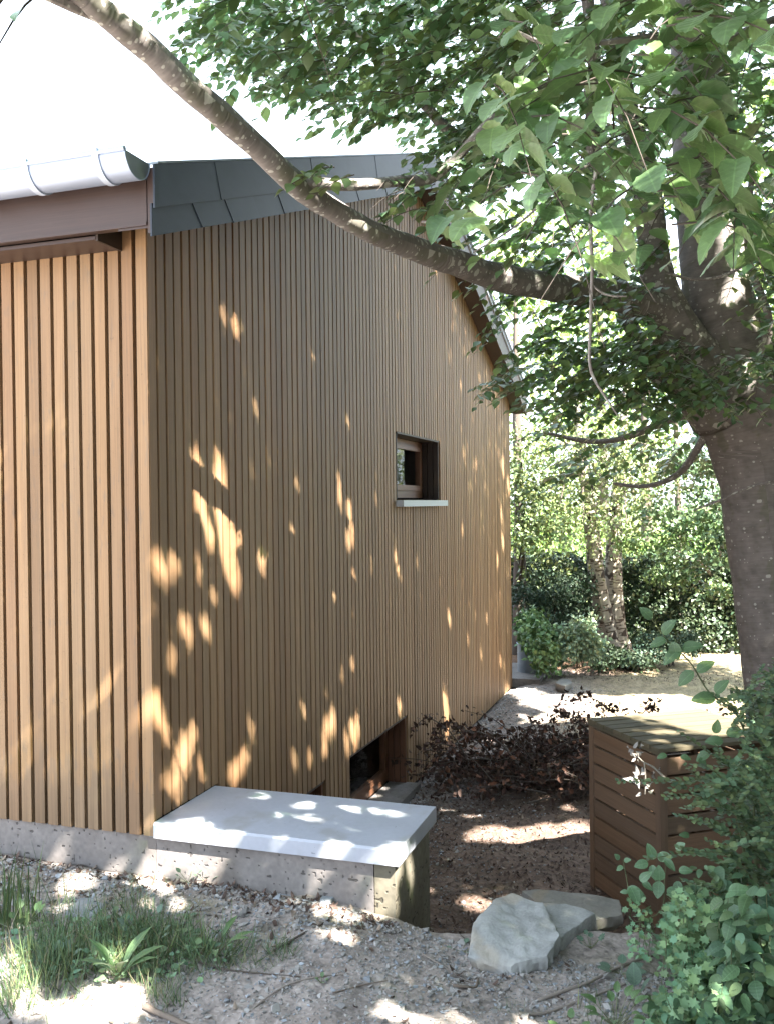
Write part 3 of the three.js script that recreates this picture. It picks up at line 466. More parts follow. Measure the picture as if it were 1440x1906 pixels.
// ------------------------------------------------------------------ pile of cut brushwood
{
  const pile = thing('brush_pile', 'pile of cut branches with withered dark brown leaves between wall and bin', 'brushwood', V(0.9, -0.83, -3.9));
  const spine = [[0.6, -4.1], [0.8, -3.85], [1.0, -3.75], [1.35, -4.1], [1.6, -4.6], [1.85, -5.0]], O = pile.position, lv = [], tw = [];
  for (let k = 0; k < 190; k++) {
    const f = Math.pow(rnd(), 0.9) * (spine.length - 1.01), i = Math.floor(f), sx = mix(spine[i][0], spine[i + 1][0], f - i) + (rnd() + rnd() - 1) * 0.36, sz = mix(spine[i][1], spine[i + 1][1], f - i) + (rnd() + rnd() - 1) * 0.5 + 0.05;
    const h0 = rr(0.02, 0.16), a = rr(-0.6, 0.9) + (rnd() < 0.5 ? Math.PI : 0), len = rr(0.35, 0.95), up = rr(0.02, 0.16) + (rnd() < 0.16 ? rr(0.12, 0.3) : 0), d = V(Math.cos(a), 0, -Math.sin(a) * 0.7);
    const b = V(sx - O.x, h0, sz - O.z), pts = [b, b.clone().addScaledVector(d, len * 0.35).add(V(0, up * 0.7, rr(-0.05, 0.05))), b.clone().addScaledVector(d, len * 0.7).add(V(rr(-0.05, 0.05), up, 0)), b.clone().addScaledVector(d, len).add(V(0, up * rr(0.6, 1.15), rr(-0.06, 0.06)))];
    const r = rr(0.003, 0.008), g = tube(pts, [r, r * 0.8, r * 0.6, r * 0.3], 5, 4, 0.2, k);
    if (k < 26) part('branch', g, M.twig, pile); else tw.push(g);
    const c = new THREE.CatmullRomCurve3(pts), n = 26 + Math.floor(rnd() * 26);
    for (let q = 0; q < n; q++) { const p = c.getPoint(rr(0.3, 1)); p.add(V(rr(-0.045, 0.045), rr(-0.04, 0.05), rr(-0.045, 0.045))); lv.push({ m: leafMat(p, V(rr(-1, 1), rr(-1, 0.6), rr(-1, 1)), V(rr(-1, 1), rr(-1, 1), rr(-1, 1)), rr(0.026, 0.06)) }); }
  }
  part('twig', tw, M.twig, pile).userData.kind = 'stuff';
  foliage('withered_foliage', lv, leafGeo([0.0, 0.22, 0.3, 0.22, 0.0], 0.6, 0.6, 0.06), M.dry.clone(), pile, () => { const v = rr(0.5, 1.3); return rnd() < 0.12 ? [3.0 * v, 2.4 * v, 2 * v] : [v, v * (0.85 + 0.2 * rnd()), v * 0.9]; });
}
// ------------------------------------------------------------------ rain barrel at the far corner
{
  const p = onY(990, 1253, -0.82); const b = thing('barrel', 'squat grey metal barrel planted with greenery behind the far corner of the house', 'barrel', p);
  const pr = [[0, 0], [0.19, 0], [0.195, 0.02], [0.195, 0.12], [0.2, 0.13], [0.195, 0.14], [0.195, 0.26], [0.2, 0.27], [0.195, 0.28], [0.195, 0.38], [0.203, 0.4], [0.196, 0.41], [0.185, 0.37], [0, 0.36]].map(([x, y]) => new THREE.Vector2(x, y));
  part('drum', new THREE.LatheGeometry(pr, 28), std([0.20, 0.225, 0.25], 0.55, { metalness: 0.3 }), b);
  part('rim', new THREE.TorusGeometry(0.2, 0.006, 8, 28).rotateX(Math.PI / 2).translate(0, 0.4, 0), M.zinc, b);
}
// ------------------------------------------------------------------ pale withered sprig caught in the sun before the bin
{
  const b = at(1196, 1432, 4.66), t = thing('dead_sprig', 'pale withered sprig catching the sun before the near corner of the bin', 'sprig', b), m = std([0.34, 0.32, 0.29], 0.8, { side: THREE.DoubleSide }), P = (x, y, d = 4.66) => at(x, y, d).sub(b);
  part('stem', [tube([P(1240, 1452), P(1215, 1428), P(1196, 1418), P(1180, 1402)], [0.006, 0.006, 0.004, 0.002], 5, 4), tube([P(1198, 1420), P(1200, 1450), P(1199, 1478)], [0.004, 0.004, 0.002], 5, 4)], std([0.3, 0.27, 0.23], 0.8), t);
  let n = 0; for (const [cx, cy, k] of [[1176, 1392, 5], [1192, 1396, 4], [1178, 1410, 5], [1184, 1442, 7], [1196, 1446, 5], [1200, 1468, 5], [1222, 1436, 4]]) for (let i = 0; i < k; i++) { const g = new THREE.Mesh(G.litter[i % 2], m), w = leafMat(P(cx + rr(-9, 9), cy + rr(-9, 9), 4.66 + rr(-0.02, 0.02)), V(rr(-1, 1), rr(-1, 0.6), rr(-0.4, 1)), V(rr(-0.6, 0.6), 0.6, 0.8), rr(0.022, 0.048)); w.decompose(g.position, g.quaternion, g.scale); g.name = n ? `leaf_${String(n).padStart(3, '0')}` : 'leaf'; n++; t.add(g); }
}
// ------------------------------------------------------------------ where the crown of the beech lets the sun through
const GAPS = [];
const gap = (p, r) => GAPS.push({ p, r: r * 0.82 + 0.005 });
[[417,590,.03],[438,605,.035],[452,610,.02],[582,662,.025],[432,785,.02],[477,762,.03],[500,665,.012],[648,785,.03],[365,850,.045],[372,935,.055],[385,905,.055],[412,880,.065],[408,915,.06],[418,970,.085],[425,1000,.1],[428,1040,.085],[433,1070,.065],[390,990,.05],[470,880,.025],[553,900,.03],[545,990,.035],[540,1020,.025],[482,970,.02],[630,890,.035],[632,930,.04],[650,945,.045],[655,990,.05],[648,1010,.04],[660,1075,.035],[655,1130,.03],[692,1050,.03],[700,890,.02],[295,1055,.05],[320,1050,.025],[337,1055,.02],[370,1055,.03],[340,1160,.035],[355,1180,.035],[383,1165,.045],[400,1105,.02],[320,1225,.03],[297,1330,.05],[310,1360,.035],[360,1365,.035],[468,1355,.03],[455,1410,.04],[440,1430,.04],[430,1440,.035],[340,1420,.055],[345,1400,.05],[325,1460,.055],[376,1430,.03],[565,1320,.03],[550,1410,.035],[577,1412,.025],[610,1355,.055],[620,1340,.05],[603,1390,.04],[658,1370,.06],[665,1350,.05],[645,1375,.04],[742,1315,.05],[655,1235,.035],[637,1255,.03],[608,1285,.025],[735,1030,.03],[740,1060,.03],[775,1050,.03],[770,1110,.03],[860,985,.04],[835,1150,.05],[870,1190,.03],[895,1220,.04],[930,1230,.05],[935,1010,.07],[932,960,.05],[935,870,.08],[945,900,.08],[925,1040,.05],[880,600,.03],[795,740,.02],[857,720,.025],[700,930,.03],[815,1080,.03],[885,860,.03],[905,1150,.04],[720,1420,.03]].forEach(([x, y, r]) => gap(onX(x, y), r));
[[340,1545,.065],[370,1537,.05],[352,1530,.045],[400,1555,.03],[395,1545,.035],[655,1506,.04],[700,1512,.02],[575,1522,.018],[590,1528,.018],[735,1516,.03],[555,1520,.012],[660,1545,.015],[322,1560,.04]].forEach(([x, y, r]) => gap(onY(x, y, 0.065), r));
[[205,1265,.015],[185,1300,.012],[120,1420,.02],[276,1130,.02],[278,1300,.02],[262,1330,.015],[185,1405,.018],[292,1588,.05],[405,1604,.04],[724,1585,.035],[722,1640,.05],[724,1680,.05],[430,1566,.03],[512,1574,.02]].forEach(([x, y, r]) => gap(onZ(x, y, 0), r));
[[695,1480,.05],[712,1466,.04],[690,1495,.04]].forEach(([x, y, r]) => gap(onY(x, y, -0.8), r));
[[930,1545,.15],[905,1548,.11],[965,1553,.09],[895,1676,.10],[1020,1482,.05],[1075,1557,.04],[925,1372,.08],[1010,1340,.06],[975,1330,.06],[880,1515,.04],[1060,1500,.04],[835,1500,.04],[800,1650,.04],[1110,1460,.07],[1075,1330,.06],[990,1400,.05]].forEach(([x, y, r]) => gap(onY(x, y, -0.8), r));
[[210,1862,.13],[185,1872,.09],[240,1850,.08],[150,1642,.065],[128,1655,.05],[212,1625,.045],[100,1612,.045],[30,1840,.07],[62,1872,.06],[125,1884,.07],[600,1695,.05],[650,1705,.05],[572,1660,.05],[545,1680,.025],[632,1742,.05],[690,1665,.05],[862,1886,.035],[800,1895,.04],[730,1880,.05],[8,1800,.07],[735,1650,.04],[1000,1890,.04],[300,1665,.045],[330,1690,.04],[45,1720,.03],[205,1790,.05],[270,1690,.03],[115,1690,.03],[1300,1880,.03],[1370,1820,.03]].forEach(([x, y, r]) => gap(onY(x, y, -0.19), r));
[[1280,1345,.15],[1325,1357,.14],[1240,1360,.06],[1252,1338,.06],[1210,1345,.03],[1385,1362,.1],[1300,1325,.1],[1230,1378,.03],[1275,1388,.04],[1190,1338,.03],[1215,1362,.025]].forEach(([x, y, r]) => gap(onY(x, y, 0.15), r));
[[1330,570,6.1,.05],[1322,585,6.1,.05],[1312,612,6.1,.05],[1335,600,6.1,.04],[1392,700,5.9,.07],[1425,1195,5.9,.06],[1395,610,6.0,.03],[1200,1400,4.6,.05],[1205,1440,4.6,.05],[1230,1445,4.6,.035],[1365,1395,4.0,.04],[935,530,4.9,.04],[705,440,3.95,.03]].forEach(([x, y, d, r]) => gap(at(x, y, d), r));
const inAir = [[1115,235,2.3,.05],[1065,60,2.2,.04],[1040,300,2.5,.04],[850,300,3.9,.05],[820,335,4.0,.04],[1390,200,2.6,.04],[985,130,2.4,.035],[1160,170,2.2,.035],[1050,120,2.3,.03],[1240,330,2.9,.03],[1320,60,2.6,.035],[1420,60,2.4,.035],[940,210,2.6,.03],[1180,250,2.3,.03],[1290,190,2.6,.03],[1200,60,2.5,.03],[1100,860,7,.2],[1180,820,7,.15],[1000,620,5.6,.05]].map(([x, y, d, r]) => ({ p: at(x, y, d), r: r }));
const _d = V(0, 0, 0);
function shaded(q, s) {                                          // false where a leaf would close a gap in the crown
  for (const g of GAPS) { _d.copy(q).sub(g.p); const t = _d.dot(SUN); if (t < 0.12) continue; if (_d.lengthSq() - t * t < (g.r + s * 0.16) ** 2) return false; }
  for (const g of inAir) { _d.copy(q).sub(g.p); const t = _d.dot(SUN); if (t < 0.3) continue; if (_d.lengthSq() - t * t < (g.r + s * 0.16) ** 2) return false; }
  const k = (q.y + 0.8) / SUN.y, lx = q.x - SUN.x * k, lz = q.z - SUN.z * k, e = (vnoise(lx * 1.7 + 30, lz * 1.7 + 30, 0, 0, 201) - 0.5);
  if (lx > 0.25 + e * 0.8 && lz < -5.9 + e * 1.6 + Math.max(0, 1.2 - lx) * -0.6 && lz > -7.75 + e * 1.2) return rnd() < 0.015;
  { const k2 = (q.y - 0.13) / SUN.y, bx = q.x - SUN.x * k2 - 2.03, bz = q.z - SUN.z * k2 + 1.52, u = bx * 0.8128 - bz * 0.5825, v = -bx * 0.5825 - bz * 0.8128; if (u > 0.3 + 0.25 * (1 - v) + e * 0.3 - 0.35 * v && u < 0.85 && v > 0.12 && v < 0.95) return false; }
  if (lx > 0.1 && lx < 1.7 && lz < -8.9 && lz > -11) return rnd() < 0.15;
  return true;
}
// ------------------------------------------------------------------ the beech
const LV = { near: [], mid: [], top: [] }, TW = [];
function spray(list, o, dir, len, n, size, droop, twig = true) {
  const side = dir.clone().cross(V(0, 1, 0)).normalize(), tp = [];
  const pt = (t) => o.clone().addScaledVector(dir, len * t).add(V(0, -droop * t * t * len, 0));
  for (let i = 0; i < n; i++) {
    const t = (i + 0.6) / n, p = pt(t), s = i % 2 ? 1 : -1, sz = size * rr(0.72, 1.12) * (t > 0.85 ? 0.85 : 1);
    const d = dir.clone().multiplyScalar(i === n - 1 ? 1 : 0.55).addScaledVector(side, i === n - 1 ? 0 : s * 0.85).add(V(rr(-0.25, 0.25), rr(-0.5, 0.1) - droop * 0.3, rr(-0.25, 0.25)));
    const nr = V(rr(-0.45, 0.45), 1, rr(-0.45, 0.45)); const q = p.clone().addScaledVector(d.clone().normalize(), sz * 0.5);
    if (list === LV.top) { const [x, y, dd] = toPx(q); if (dd > 0.05 && x > -60 && x < 1500 && y > -60 && y < 1970) continue; }
    if (list === LV.near) { const [x, y] = toPx(q); if (y > 500 || x < 800 && y > 60) continue; }
    if (shaded(q, sz)) list.push({ m: leafMat(p, d, nr, sz), p: q, s: sz, d, nr, o: p });
  }
  if (twig) for (let i = 0; i <= 4; i++) tp.push(pt(i / 4));
  if (twig && shaded(tp[2], 0)) TW.push(tube(tp, [0.0028, 0.0024, 0.002, 0.0015, 0.0008], 3, 1));
}
const inPoly = (x, y, P) => { let c = false; for (let i = 0, j = P.length - 1; i < P.length; j = i++) if ((P[i][1] > y) !== (P[j][1] > y) && x < (P[j][0] - P[i][0]) * (y - P[i][1]) / (P[j][1] - P[i][1]) + P[i][0]) c = !c; return c; };
function inRegion(P, d0, d1) { const xs = P.map((q) => q[0]), ys = P.map((q) => q[1]); for (;;) { const x = rr(Math.min(...xs), Math.max(...xs)), y = rr(Math.min(...ys), Math.max(...ys)); if (inPoly(x, y, P)) return at(x, y, rr(d0, d1)); } }
const TRUNK = V(2.62, 0, -2.9);
function zone(list, P, d0, d1, n, leaves, size, len, droop) {
  for (let k = 0; k < n; k++) { const o = inRegion(P, d0, d1), a = Math.atan2(o.z - TRUNK.z, o.x - TRUNK.x) + rr(-1.2, 1.2), dir = V(Math.cos(a), rr(-0.35, 0.15), Math.sin(a)).normalize(), L = len * rr(0.7, 1.2);
    spray(list, o.addScaledVector(dir, -L * 0.5), dir, L, Math.round(leaves * rr(0.7, 1.2)), size, droop * rr(0.6, 1.4)); }
}
{
  const beech = thing('beech_tree', 'large beech with grey trunk at the right and a long limb reaching over the house', 'tree', V(2.75, -0.83, -2.75));
  const O = beech.position, g0 = (pts, sides, per, bump, seed) => { const w = pts.map(([x, y, d]) => at(x, y, d).sub(O)), r = pts.map(([, , d, px]) => px * d / FPX); return tube(w, r, sides, per, bump, seed); };
  part('trunk', g0([[1500, 1660, 6.0, 128], [1492, 1500, 6.05, 100], [1475, 1350, 6.1, 84], [1455, 1200, 6.15, 74], [1428, 1000, 6.2, 74], [1415, 880, 6.2, 77], [1400, 800, 6.2, 90], [1372, 720, 6.2, 92], [1345, 620, 6.2, 74], [1328, 520, 6.2, 62], [1322, 430, 6.2, 60], [1310, 300, 6.2, 58], [1302, 150, 6.2, 52], [1290, -60, 6.2, 44], [1270, -420, 6.3, 30]], 22, 5, 0.05, 4), M.bark, beech);
  tag(part('limb', g0([[1350, 770, 6.15, 70], [1290, 680, 6.05, 58], [1252, 610, 6.0, 46], [1226, 530, 6.0, 34], [1215, 460, 6.0, 27], [1206, 380, 6.0, 25], [1195, 300, 5.9, 24], [1165, 200, 5.8, 20], [1140, 80, 5.7, 16], [1120, -80, 5.6, 12]], 14, 5, 0.08, 6), M.limb, beech), 'brown mossy secondary stem');
  tag(part('limb', g0([[1275, 640, 6.0, 42], [1235, 585, 5.95, 33], [1180, 562, 5.85, 29], [1100, 545, 5.6, 27], [1000, 530, 5.2, 26], [920, 515, 4.9, 25], [850, 490, 4.6, 24], [770, 463, 4.3, 22], [690, 432, 4.0, 21], [620, 390, 3.8, 21], [560, 348, 3.6, 22], [500, 292, 3.4, 22], [420, 222, 3.2, 24], [330, 145, 3.0, 24], [270, 85, 2.9, 25], [215, 38, 2.8, 24], [150, -12, 2.7, 24], [20, -110, 2.5, 22]], 14, 6, 0.09, 8), M.limb, beech), 'long crooked limb with pale lichen patches');
  for (const b of [
    [[250, 70, 2.87, 16], [190, 32, 2.8, 14], [130, 8, 2.7, 12], [60, -20, 2.6, 9]],
    [[548, 338, 3.55, 12], [640, 345, 3.7, 11], [740, 338, 3.9, 10], [800, 332, 4.0, 10], [850, 292, 4.0, 9], [900, 236, 4.0, 9], [980, 180, 4.1, 8], [1080, 110, 4.4, 7], [1150, 40, 4.6, 5]],
    [[1160, 120, 5.7, 14], [1000, 180, 5.6, 12], [900, 272, 5.5, 11], [830, 240, 5.4, 10], [770, 170, 5.3, 10], [700, 100, 5.2, 9], [640, 45, 5.1, 8], [580, -20, 5.0, 7]],
    [[1500, 10, 2.9, 7], [1400, 52, 2.75, 7], [1330, 76, 2.7, 7], [1240, 66, 2.65, 7], [1130, 78, 2.6, 6], [1020, 82, 2.6, 4], [940, 50, 2.6, 3]],
    [[1112, 290, 3.2, 4], [1098, 400, 3.2, 4], [1101, 500, 3.2, 3.5], [1098, 600, 3.2, 3.2], [1099, 690, 3.2, 3], [1120, 730, 3.2, 2.5], [1150, 775, 3.2, 1.5]],
    [[1325, 760, 6.2, 8], [1240, 785, 6.4, 7], [1160, 815, 6.6, 6], [1100, 822, 6.8, 5], [1010, 805, 7, 3]],
    [[1325, 780, 6.2, 8], [1300, 830, 6.3, 8], [1262, 882, 6.5, 6], [1200, 905, 6.7, 4.5], [1140, 900, 6.8, 2.5]],
    [[1108, 340, 4.6, 14], [1100, 240, 4.55, 14], [1104, 120, 4.5, 13], [1090, -20, 4.4, 12]],
    [[1300, 740, 6.1, 22], [1225, 700, 6.2, 18], [1190, 640, 6.3, 17], [1165, 590, 6.4, 15], [1150, 480, 6.5, 11], [1150, 380, 6.5, 8]],
    [[785, 413, 3.9, 2.4], [830, 412, 3.8, 2.2], [868, 418, 3.7, 2]], [[868, 418, 3.7, 2], [840, 390, 3.7, 1.5], [826, 372, 3.7, 1]],
    [[1400, 700, 6.0, 9], [1430, 600, 5.8, 8], [1392, 480, 5.7, 7], [1400, 300, 5.6, 5]],
    [[1240, 508, 5.7, 3], [1290, 520, 5.6, 3], [1350, 512, 5.5, 3], [1420, 470, 5.4, 2]],
    [[1110, 300, 3.2, 3.5], [1060, 330, 3.0, 3], [960, 420, 3.0, 2], [880, 470, 3.0, 1.5]],
    [[1290, 950, 5.6, 2], [1340, 930, 5.6, 2], [1400, 905, 5.6, 2.5], [1470, 890, 5.6, 3]],
    [[1101, 530, 3.2, 2.6], [1125, 548, 3.2, 2.4], [1165, 552, 3.2, 1.6]],
  ]) part('branch', g0(b, 7, 5, 0.12, b[0][0]), M.limb, beech);
  // foliage in view
  zone(LV.mid, [[350, -60], [355, 55], [410, 90], [480, 130], [560, 150], [620, 200], [690, 175], [760, 235], [830, 285], [900, 330], [1000, 300], [1000, -60]], 3.9, 6.4, 350, 15, 0.078, 0.42, 0.5);
  zone(LV.mid, [[830, 330], [870, 180], [900, -60], [1500, -60], [1500, 440], [1390, 360], [1240, 350], [1180, 400], [1090, 430], [980, 420], [880, 440]], 3.4, 6.0, 220, 14, 0.08, 0.45, 0.5);
  zone(LV.near, [[880, 300], [930, 170], [930, -60], [1500, -60], [1500, 390], [1300, 360], [1180, 340], [1090, 350], [980, 330], [900, 370]], 1.7, 3.0, 84, 9, 0.094, 0.4, 0.7);
  zone(LV.mid, [[900, 480], [960, 440], [1220, 440], [1200, 540], [1240, 600], [1290, 690], [1270, 750], [1150, 750], [1050, 780], [990, 760], [960, 690], [910, 720], [905, 700], [950, 640], [905, 590]], 4.9, 6.5, 150, 14, 0.074, 0.4, 0.4);
  zone(LV.mid, [[1020, 620], [1290, 640], [1440, 660], [1440, 740], [1300, 760], [1060, 760]], 5.0, 5.9, 85, 14, 0.074, 0.42, 0.4);
  zone(LV.mid, [[1395, 300], [1500, 300], [1500, 760], [1420, 720], [1400, 560]], 4.2, 6.2, 70, 13, 0.075, 0.42, 0.5);
  zone(LV.mid, [[970, 780], [1330, 790], [1330, 940], [1250, 900], [1010, 890]], 6.4, 8.6, 55, 14, 0.072, 0.45, 0.3);
  zone(LV.mid, [[540, 300], [640, 295], [660, 335], [560, 335]], 3.45, 3.7, 7, 7, 0.062, 0.2, 0.3);
  zone(LV.mid, [[690, 330], [800, 300], [880, 340], [820, 395], [740, 390]], 3.7, 4.2, 14, 8, 0.066, 0.25, 0.4);
  for (const [x, y] of [[70, -12], [30, -25], [-5, -8]]) spray(LV.near, at(x, y, 1.5), V(-0.5, -0.5, 0.3).normalize(), 0.1, 2, 0.058, 0.6);
  // the rest of the crown, above and beside the picture: it is what shades wall and ground
  for (let k = 0, tries = 0; k < 20500 && tries < 400000; tries++) {
    const p = V(rr(-1.2, 9), rr(2.6, 9.6), rr(-9.5, 7)), ex = (p.x - 3.8) / 5.2, ey = (p.y - 5.7) / 3.9, ez = (p.z + 1) / 8.2; if (ex * ex + ey * ey + ez * ez > 1) continue;
    const [x, y, d] = toPx(p); if (d > 0.05 && x > -120 && x < 1600 && y > -150 && y < 2100) continue; if (d > 0.05 && d < 3 && x > -700 && x < 2100 && y > -500 && y < 2400 && p.distanceTo(CAM) < 1.6) continue;
    const t = p.x / SUN.x, hy = p.y - SUN.y * t, hz = p.z - SUN.z * t, s = (p.y + 0.5) / SUN.y, lx = p.x - SUN.x * s, lz = p.z - SUN.z * s;
    if (!((hy > -0.9 && hy < 4.4 && hz > -8.6 && hz < 0.4) || (lx > -1.35 && lx < 4.2 && lz > -10 && lz < 3.2))) continue;
    const a = rr(0, 6.283), dir = V(Math.cos(a), rr(-0.3, 0.1), Math.sin(a)).normalize(); spray(LV.top, p, dir, 0.55, 10, 0.098, 0.4, k % 6 === 0); k++;
  }
  // the leaves that show largest are parts of their own
  for (const l of [...LV.near, ...LV.mid]) { const [x, y, d] = toPx(l.p); l.px = x > -60 && x < 1500 && y > -60 ? l.s / d : 0; }
  const big = [...LV.near, ...LV.mid].sort((a, b) => b.px - a.px), isBig = new Set(big.slice(0, 300));
  const put = (l) => { const m = new THREE.Mesh(pick(G.leafWave), pick(M.beechNear)); m.matrix.copy(l.m.clone().setPosition(l.o.clone().sub(O))); m.matrix.decompose(m.position, m.quaternion, m.scale); const n = partNo.get(beech.uuid + 'leaf') ?? 0; partNo.set(beech.uuid + 'leaf', n + 1); m.name = n ? `leaf_${String(n).padStart(3, '0')}` : 'leaf'; beech.add(m); };
  isBig.forEach(put);
  const shift = (l) => { l.m.setPosition(l.o.clone().sub(O)); return l; };
  foliage('crown', [...LV.near, ...LV.mid].filter((l) => !isBig.has(l)).map(shift), G.leaf, M.beech, beech, greenTint([0.155, 0.25, 0.095]));
  foliage('upper_crown', LV.top.map(shift), G.leafLow, M.beech, beech, greenTint([0.155, 0.25, 0.095]));
  const tw = mergeGeometries(TW.map(plain)); tw.translate(-O.x, -O.y, -O.z); part('twig', tw, M.twig, beech).userData.kind = 'stuff';
  console.log('beech leaves', LV.near.length, LV.mid.length, LV.top.length);
}
// ------------------------------------------------------------------ trees, hedge and shrubs beyond the lawn
function cloudLeaves(blobs, n, size, opt = {}) {                 // blobs: [centre, rx, ry, rz]; clumps of leaves, denser towards the skin
  const out = [], W = blobs.map(([, a, b, c]) => a * b * c), tot = W.reduce((a, b) => a + b, 0);
  blobs.forEach(([c, rx, ry, rz], bi) => {
    const nc = Math.max(3, Math.round((opt.clumps ?? 60) * W[bi] / tot)), per = n * W[bi] / tot / nc;
    for (let k = 0; k < nc; k++) {
      const a = rr(0, 6.283), u = rr(-1, 1), r = Math.pow(rnd(), 0.45), s = Math.sqrt(1 - u * u), q = V(c.x + Math.cos(a) * s * rx * r, c.y + u * ry * r, c.z + Math.sin(a) * s * rz * r), cr = (opt.clumpR ?? 0.5) * rr(0.6, 1.3);
      for (let i = 0; i < per; i++) { const g = () => (rnd() + rnd() + rnd() - 1.5) * 0.9; const p = q.clone().add(V(g() * cr, g() * cr * (opt.flat ?? 0.6), g() * cr)); if (opt.hang) p.y -= Math.abs(g()) * opt.hang; out.push({ m: leafMat(p, V(rr(-1, 1), rr(-1.2, 0.4), rr(-1, 1)), V(rr(-0.8, 0.8), rr(0.2, 1), rr(-0.8, 0.8)), size * rr(0.6, 1.3)) }); }
    }
  });
  return out;
}
function farTree(name, label, base, height, r, mat, blobs, n, size, tint, opt = {}) {
  const t = thing(name, label, 'tree', base, opt.group), top = V(opt.lean ?? 0, height, 0);
  part('trunk', tube([V(0, -0.1, 0), V(0.03, height * 0.3, 0), top.clone().multiplyScalar(0.7).setY(height * 0.7), top], [r * 1.25, r, r * 0.7, r * 0.25], 12, 6, 0.08, 5), mat, t);
  for (const [c, rx] of blobs.slice(0, 7)) { const l = c.clone().sub(base), s = clamp(l.y * 0.55, 0.3, height * 0.8); part('limb', tube([V(top.x * s / height, s, 0), l.clone().lerp(V(0, s, 0), 0.4).add(V(0, 0.15, 0)), l], [r * 0.4, r * 0.28, r * 0.1], 6, 4, 0.1, 9), mat, t); }
  const L = cloudLeaves(blobs, n, size, opt); L.forEach((l) => { const e = l.m.elements; e[12] -= base.x; e[13] -= base.y; e[14] -= base.z; });
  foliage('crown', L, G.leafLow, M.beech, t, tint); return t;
}
const B = (x, y, d, rx, ry, rz) => [at(x, y, d), rx, ry, rz];
const onGround = (x, y) => { const p = onY(x, y, -0.83); return p; };
{
  const b1 = onGround(1130, 1228), b2 = onGround(1152, 1222);
  const birch = (label, base, px, blobs) => { const t = thing('birch_tree', label, 'tree', base, 'pair of birches'); delete t.userData.group;
    const w = px.map(([x, y]) => at(x, y, base.distanceTo(CAM) * 0.985).sub(base)); w[0].y = -0.1; part('trunk', tube(w, px.map((q) => q[2] * 13.2 / FPX), 14, 6, 0.12, 12), M.birch, t);
    for (const [c] of blobs) { const l = c.clone().sub(base); part('limb', tube([w[w.length - 2], w[w.length - 2].clone().lerp(l, 0.5).add(V(0, 0.2, 0)), l], [0.035, 0.022, 0.008], 5, 4), M.twig, t); }
    const L = cloudLeaves(blobs, 3600, 0.055, { clumps: 90, clumpR: 0.3, hang: 0.5, flat: 1.3 }); L.forEach((l) => { const e = l.m.elements; e[12] -= base.x; e[13] -= base.y; e[14] -= base.z; }); foliage('crown', L, G.leafLow, M.beech, t, greenTint([0.24, 0.30, 0.12])); };
  birch('left birch of the pair, its white stem leaning left with dark scars', b1, [[1138, 1232, 22], [1128, 1170, 18], [1112, 1090, 17], [1104, 1020, 15], [1096, 940, 13], [1080, 840, 10], [1070, 700, 6]], [B(1040, 940, 13, 0.6, 0.45, 0.8), B(1010, 860, 13.4, 0.6, 0.6, 0.8), B(1090, 830, 13.2, 0.7, 0.5, 0.8), B(1085, 975, 12.7, 0.4, 0.2, 0.35)]);
  birch('right birch of the pair, its stem upright and dark at the foot', b2, [[1155, 1228, 24], [1148, 1170, 18], [1142, 1090, 17], [1142, 1020, 16], [1146, 940, 13], [1155, 840, 10], [1165, 700, 6]], [B(1180, 935, 13, 0.6, 0.4, 0.8), B(1230, 860, 13.4, 0.7, 0.5, 0.8), B(1150, 820, 13.2, 0.7, 0.5, 0.8), B(1165, 975, 12.7, 0.4, 0.2, 0.35)]);
  farTree('tree', 'olive green tree directly beside the far edge of the house', onY(975, 1235, -0.83).add(V(-0.3, 0, -1.2)), 5.5, 0.09, M.twig, [B(985, 1000, 13.5, 0.5, 0.8, 0.7), B(1010, 920, 14, 0.6, 0.7, 0.8), B(970, 860, 14, 0.45, 0.7, 0.7), B(965, 960, 14, 0.4, 0.9, 0.7)], 4500, 0.06, greenTint([0.17, 0.23, 0.08]), { clumps: 110, clumpR: 0.32 });
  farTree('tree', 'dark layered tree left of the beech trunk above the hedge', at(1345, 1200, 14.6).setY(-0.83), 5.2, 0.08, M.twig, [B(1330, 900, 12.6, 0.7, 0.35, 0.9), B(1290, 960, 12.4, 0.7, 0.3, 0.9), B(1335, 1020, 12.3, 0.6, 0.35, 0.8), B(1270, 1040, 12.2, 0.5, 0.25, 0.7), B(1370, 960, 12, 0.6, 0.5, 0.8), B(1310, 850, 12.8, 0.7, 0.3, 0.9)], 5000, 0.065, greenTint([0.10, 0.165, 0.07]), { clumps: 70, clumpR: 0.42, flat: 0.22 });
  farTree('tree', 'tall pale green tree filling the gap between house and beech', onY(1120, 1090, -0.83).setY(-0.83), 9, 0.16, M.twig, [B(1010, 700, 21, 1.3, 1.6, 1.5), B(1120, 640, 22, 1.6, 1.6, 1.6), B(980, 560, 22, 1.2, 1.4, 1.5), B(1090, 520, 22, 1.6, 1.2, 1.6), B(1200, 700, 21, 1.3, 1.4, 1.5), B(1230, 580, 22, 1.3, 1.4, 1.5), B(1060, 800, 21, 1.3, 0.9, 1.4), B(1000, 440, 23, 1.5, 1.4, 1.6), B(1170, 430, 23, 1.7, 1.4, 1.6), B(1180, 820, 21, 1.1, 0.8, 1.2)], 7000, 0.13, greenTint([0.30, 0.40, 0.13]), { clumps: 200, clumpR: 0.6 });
  farTree('tree', 'pale green tree to the right behind the beech trunk', at(1420, 1050, 24).setY(-0.83), 9, 0.16, M.twig, [B(1420, 420, 23, 1.5, 1.6, 1.6), B(1400, 600, 22, 1.4, 1.4, 1.6), B(1480, 500, 22, 1.5, 1.8, 1.6), B(1430, 780, 22, 1.4, 1.0, 1.4), B(1400, 250, 24, 1.8, 1.4, 1.6)], 6000, 0.13, greenTint([0.30, 0.40, 0.13]), { clumps: 120, clumpR: 0.6 });
